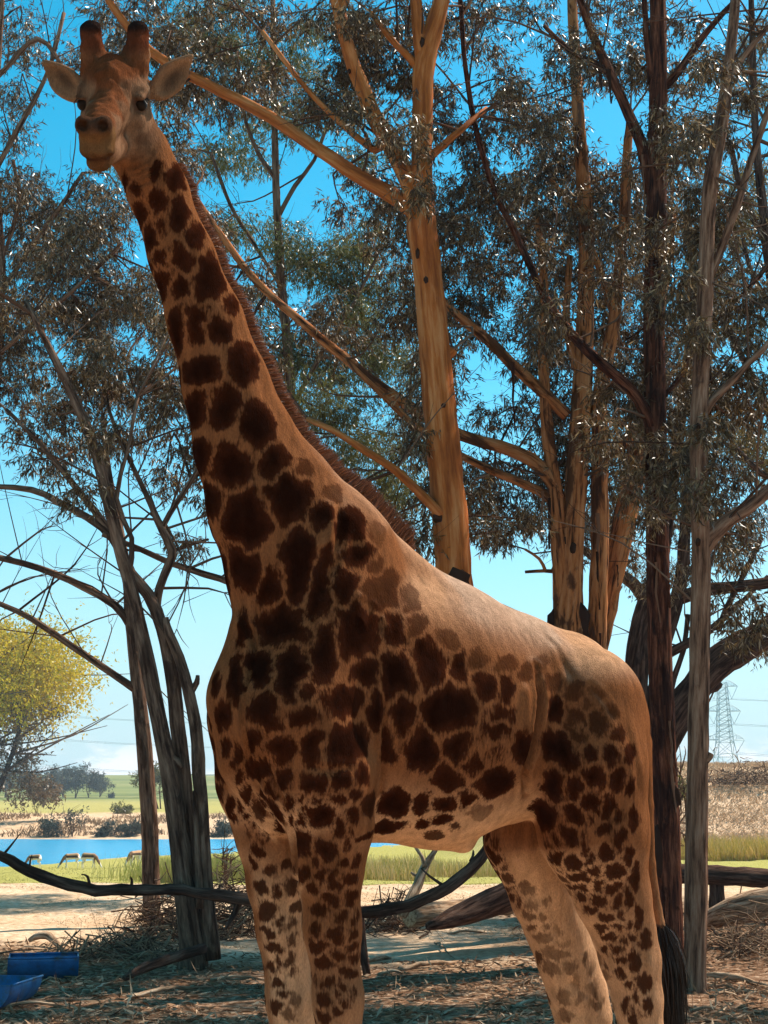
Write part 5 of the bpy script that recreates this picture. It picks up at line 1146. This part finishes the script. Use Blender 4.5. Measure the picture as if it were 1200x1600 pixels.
far_tree('far_tree', 'hazy grey tree on the far slope beside the chest', 'tree', 366, 1250, 420, 26, 22, M_FAR, 1500, 41, (.35, .8), low=.15)
far_tree('far_tree', 'tiny round tree alone in the green far field', 'tree', 173, 1252, 430, 12, 12, M_FAR, 500, 42, (.3, .6), low=.1)
far_tree('bare_bush', 'leafless grey shrub standing at the far water edge', 'bush', 113, 1307, 158, 50, 46, M_FAR, 700, 43, (.15, .3), twiggy=14, low=.4)
far_tree('bare_bush', 'small leafless sapling on the far green strip', 'bush', 58, 1273, 190, 30, 22, M_FAR, 250, 48, (.15, .3), twiggy=8, low=.4)
for k, (x, y, w_, h_, lab) in enumerate(((75, 1306, 46, 26, 'low dark thicket on the far shore below the grey shrub'), (168, 1306, 40, 26, 'dense dark thicket on the far shore of the lake'), (205, 1306, 36, 24, 'brown thicket on the far shore beside the single trunk'), (190, 1274, 34, 14, 'green hedge bush on top of the far bank'), (345, 1305, 40, 22, 'thicket on the far shore beside the front leg'))):
    far_tree('shore_bush', lab, 'bush', x, y, 158 if y > 1300 else 190, h_, w_, M_FAR if k != 3 else M_LEAFY, 2200, 50 + k, (.15, .35), blobs=10, twiggy=6, low=-.05)
far_tree('sapling', 'thin leafy sapling between the dark trunk and the pole trunk', 'tree', 1068, 1330, 42, 170, 60, M_LEAFY, 700, 60, (.05, .11), blobs=7, twiggy=5, low=.5)
far_tree('bare_bush', 'leafless forked shrub between the leaning stems and the front leg', 'bush', 350, 1362, 39, 60, 60, M_LEAFY, 0, 61, twiggy=10)

# ------------------------------------------------------------------ power pylon and lines
M_STEEL, nt, b = mat('galvanised_steel'); b.inputs['Base Color'].default_value = (.42, .52, .60, 1); b.inputs['Roughness'].default_value = .6; b.inputs['Metallic'].default_value = .3
PY = 350.0; pb = at(1137, 1250, PY); pz = float(height(pb[0], pb[1])); mpp = 1 / pxm(at(1137, 1150, PY))
def zpx(y): return at(1137, y, PY)[2]
pyl = thing('power_pylon', 'tall steel lattice pylon behind the dry bank', 'pylon', loc=(pb[0], pb[1], pz))
def bar(a, c, r=.07): return tube([a, c], [r, r], 4, 0, 0, False, 1e3)[:2]
def wid(z):
    return np.interp(z, [pz, zpx(1180), zpx(1157), zpx(1110), zpx(1072)], [3.6, 2.3, 1.75, 1.3, 1.0])
zs = np.concatenate([np.linspace(pz, zpx(1160), 5), np.linspace(zpx(1160), zpx(1066), 12)[1:]])
cor = [(-1, -1), (1, -1), (1, 1), (-1, 1)]
def pc(z, k): w = wid(z); return np.array([pb[0] + cor[k][0] * w, pb[1] + cor[k][1] * w, z])
for k in range(4):
    V, Q = join([bar(pc(z0, k), pc(z1, k), .10) for z0, z1 in zip(zs[:-1], zs[1:])]); setloc(pyl, obj('leg', mesh_np('leg', V, Q), M_STEEL, pyl))
for f in range(4):
    g_ = (f + 1) % 4; L = []
    for z0, z1 in zip(zs[:-1], zs[1:]): L += [bar(pc(z0, f), pc(z1, g_), .055), bar(pc(z0, g_), pc(z1, f), .055), bar(pc(z1, f), pc(z1, g_), .05)]
    V, Q = join(L); setloc(pyl, obj('bracing', mesh_np('bracing', V, Q), M_STEEL, pyl, kind='stuff'))
ARM = [(1156, 31), (1111, 27), (1072, 24)]; ends = []
for ya, hw_ in ARM:
    z = zpx(ya); zt = z + 10 * mpp
    for s in (-1, 1):
        e = np.array([pb[0] + s * hw_ * mpp, pb[1], z]); L = []; w = wid(z)
        for q in (-1, 1):
            r_ = np.array([pb[0] + s * w, pb[1] + q * w, z]); rt = np.array([pb[0] + s * w, pb[1] + q * w * .9, zt]); L += [bar(r_, e, .08), bar(rt, (e + rt) / 2 + [0, 0, .25], .06), bar((e + rt) / 2 + [0, 0, .25], e, .06)]
            for t in (.2, .4, .6, .8): L.append(bar(r_ + (e - r_) * t, rt + (e - rt) * (t + .1), .04))
        V, Q = join(L); setloc(pyl, obj('crossarm', mesh_np('crossarm', V, Q), M_STEEL, pyl))
        v = np.array([pb[0] + s * (hw_ * .58) * mpp, pb[1], z - 20 * mpp]); V, Q = join([bar(e, v, .06), bar(np.array([pb[0] + s * w * 1.1, pb[1], z]), v, .06)])
        setloc(pyl, obj('insulator', mesh_np('insulator', V, Q), M_STEEL, pyl)); ends.append(v)
for k, e in enumerate(ends):
    P = []
    for t in np.linspace(-1, 1, 41):
        if t < 0: far_ = np.array([e[0] - 190, e[1] + 25, e[2] - 1]); q = e + (far_ - e) * (-t); sag = 5.0
        else: far_ = np.array([e[0] + 120, e[1] - 60, e[2] - 1]); q = e + (far_ - e) * t; sag = 2.5
        P.append(q - [0, 0, sag * 4 * abs(t) * (1 - abs(t))])
    V, Q, _, _ = tube(P, [.045] * len(P), 4, 0, 0, False, 1e3)
    o = thing('power_line', 'thin power line strung from the steel pylon across the sky', 'cable', 'power lines on the pylon', loc=tuple(e)); setloc(o, obj('wire', mesh_np('wire', V, Q), M_STEEL, o))

# ------------------------------------------------------------------ haze
M_HAZE = bpy.data.materials.new('haze_air'); M_HAZE.use_nodes = True; nt = M_HAZE.node_tree; nt.nodes.clear()
ho = nt.nodes.new('ShaderNodeOutputMaterial'); hv_ = nt.nodes.new('ShaderNodeVolumePrincipled'); hv_.inputs['Color'].default_value = (.80, .90, 1.0, 1); hv_.inputs['Density'].default_value = .0003
nt.links.new(hv_.outputs[0], ho.inputs['Volume'])
x0, x1, y0, y1, z0, z1 = -900, 900, -40, 1420, -6, 48
V = np.array([[x, y, z] for x in (x0, x1) for y in (y0, y1) for z in (z0, z1)], float)
obj('haze', mesh_np('haze', V, np.array([[0, 1, 3, 2], [4, 6, 7, 5], [0, 4, 5, 1], [2, 3, 7, 6], [0, 2, 6, 4], [1, 5, 7, 3]])), M_HAZE, kind='stuff', label='thin pale air over the whole place')
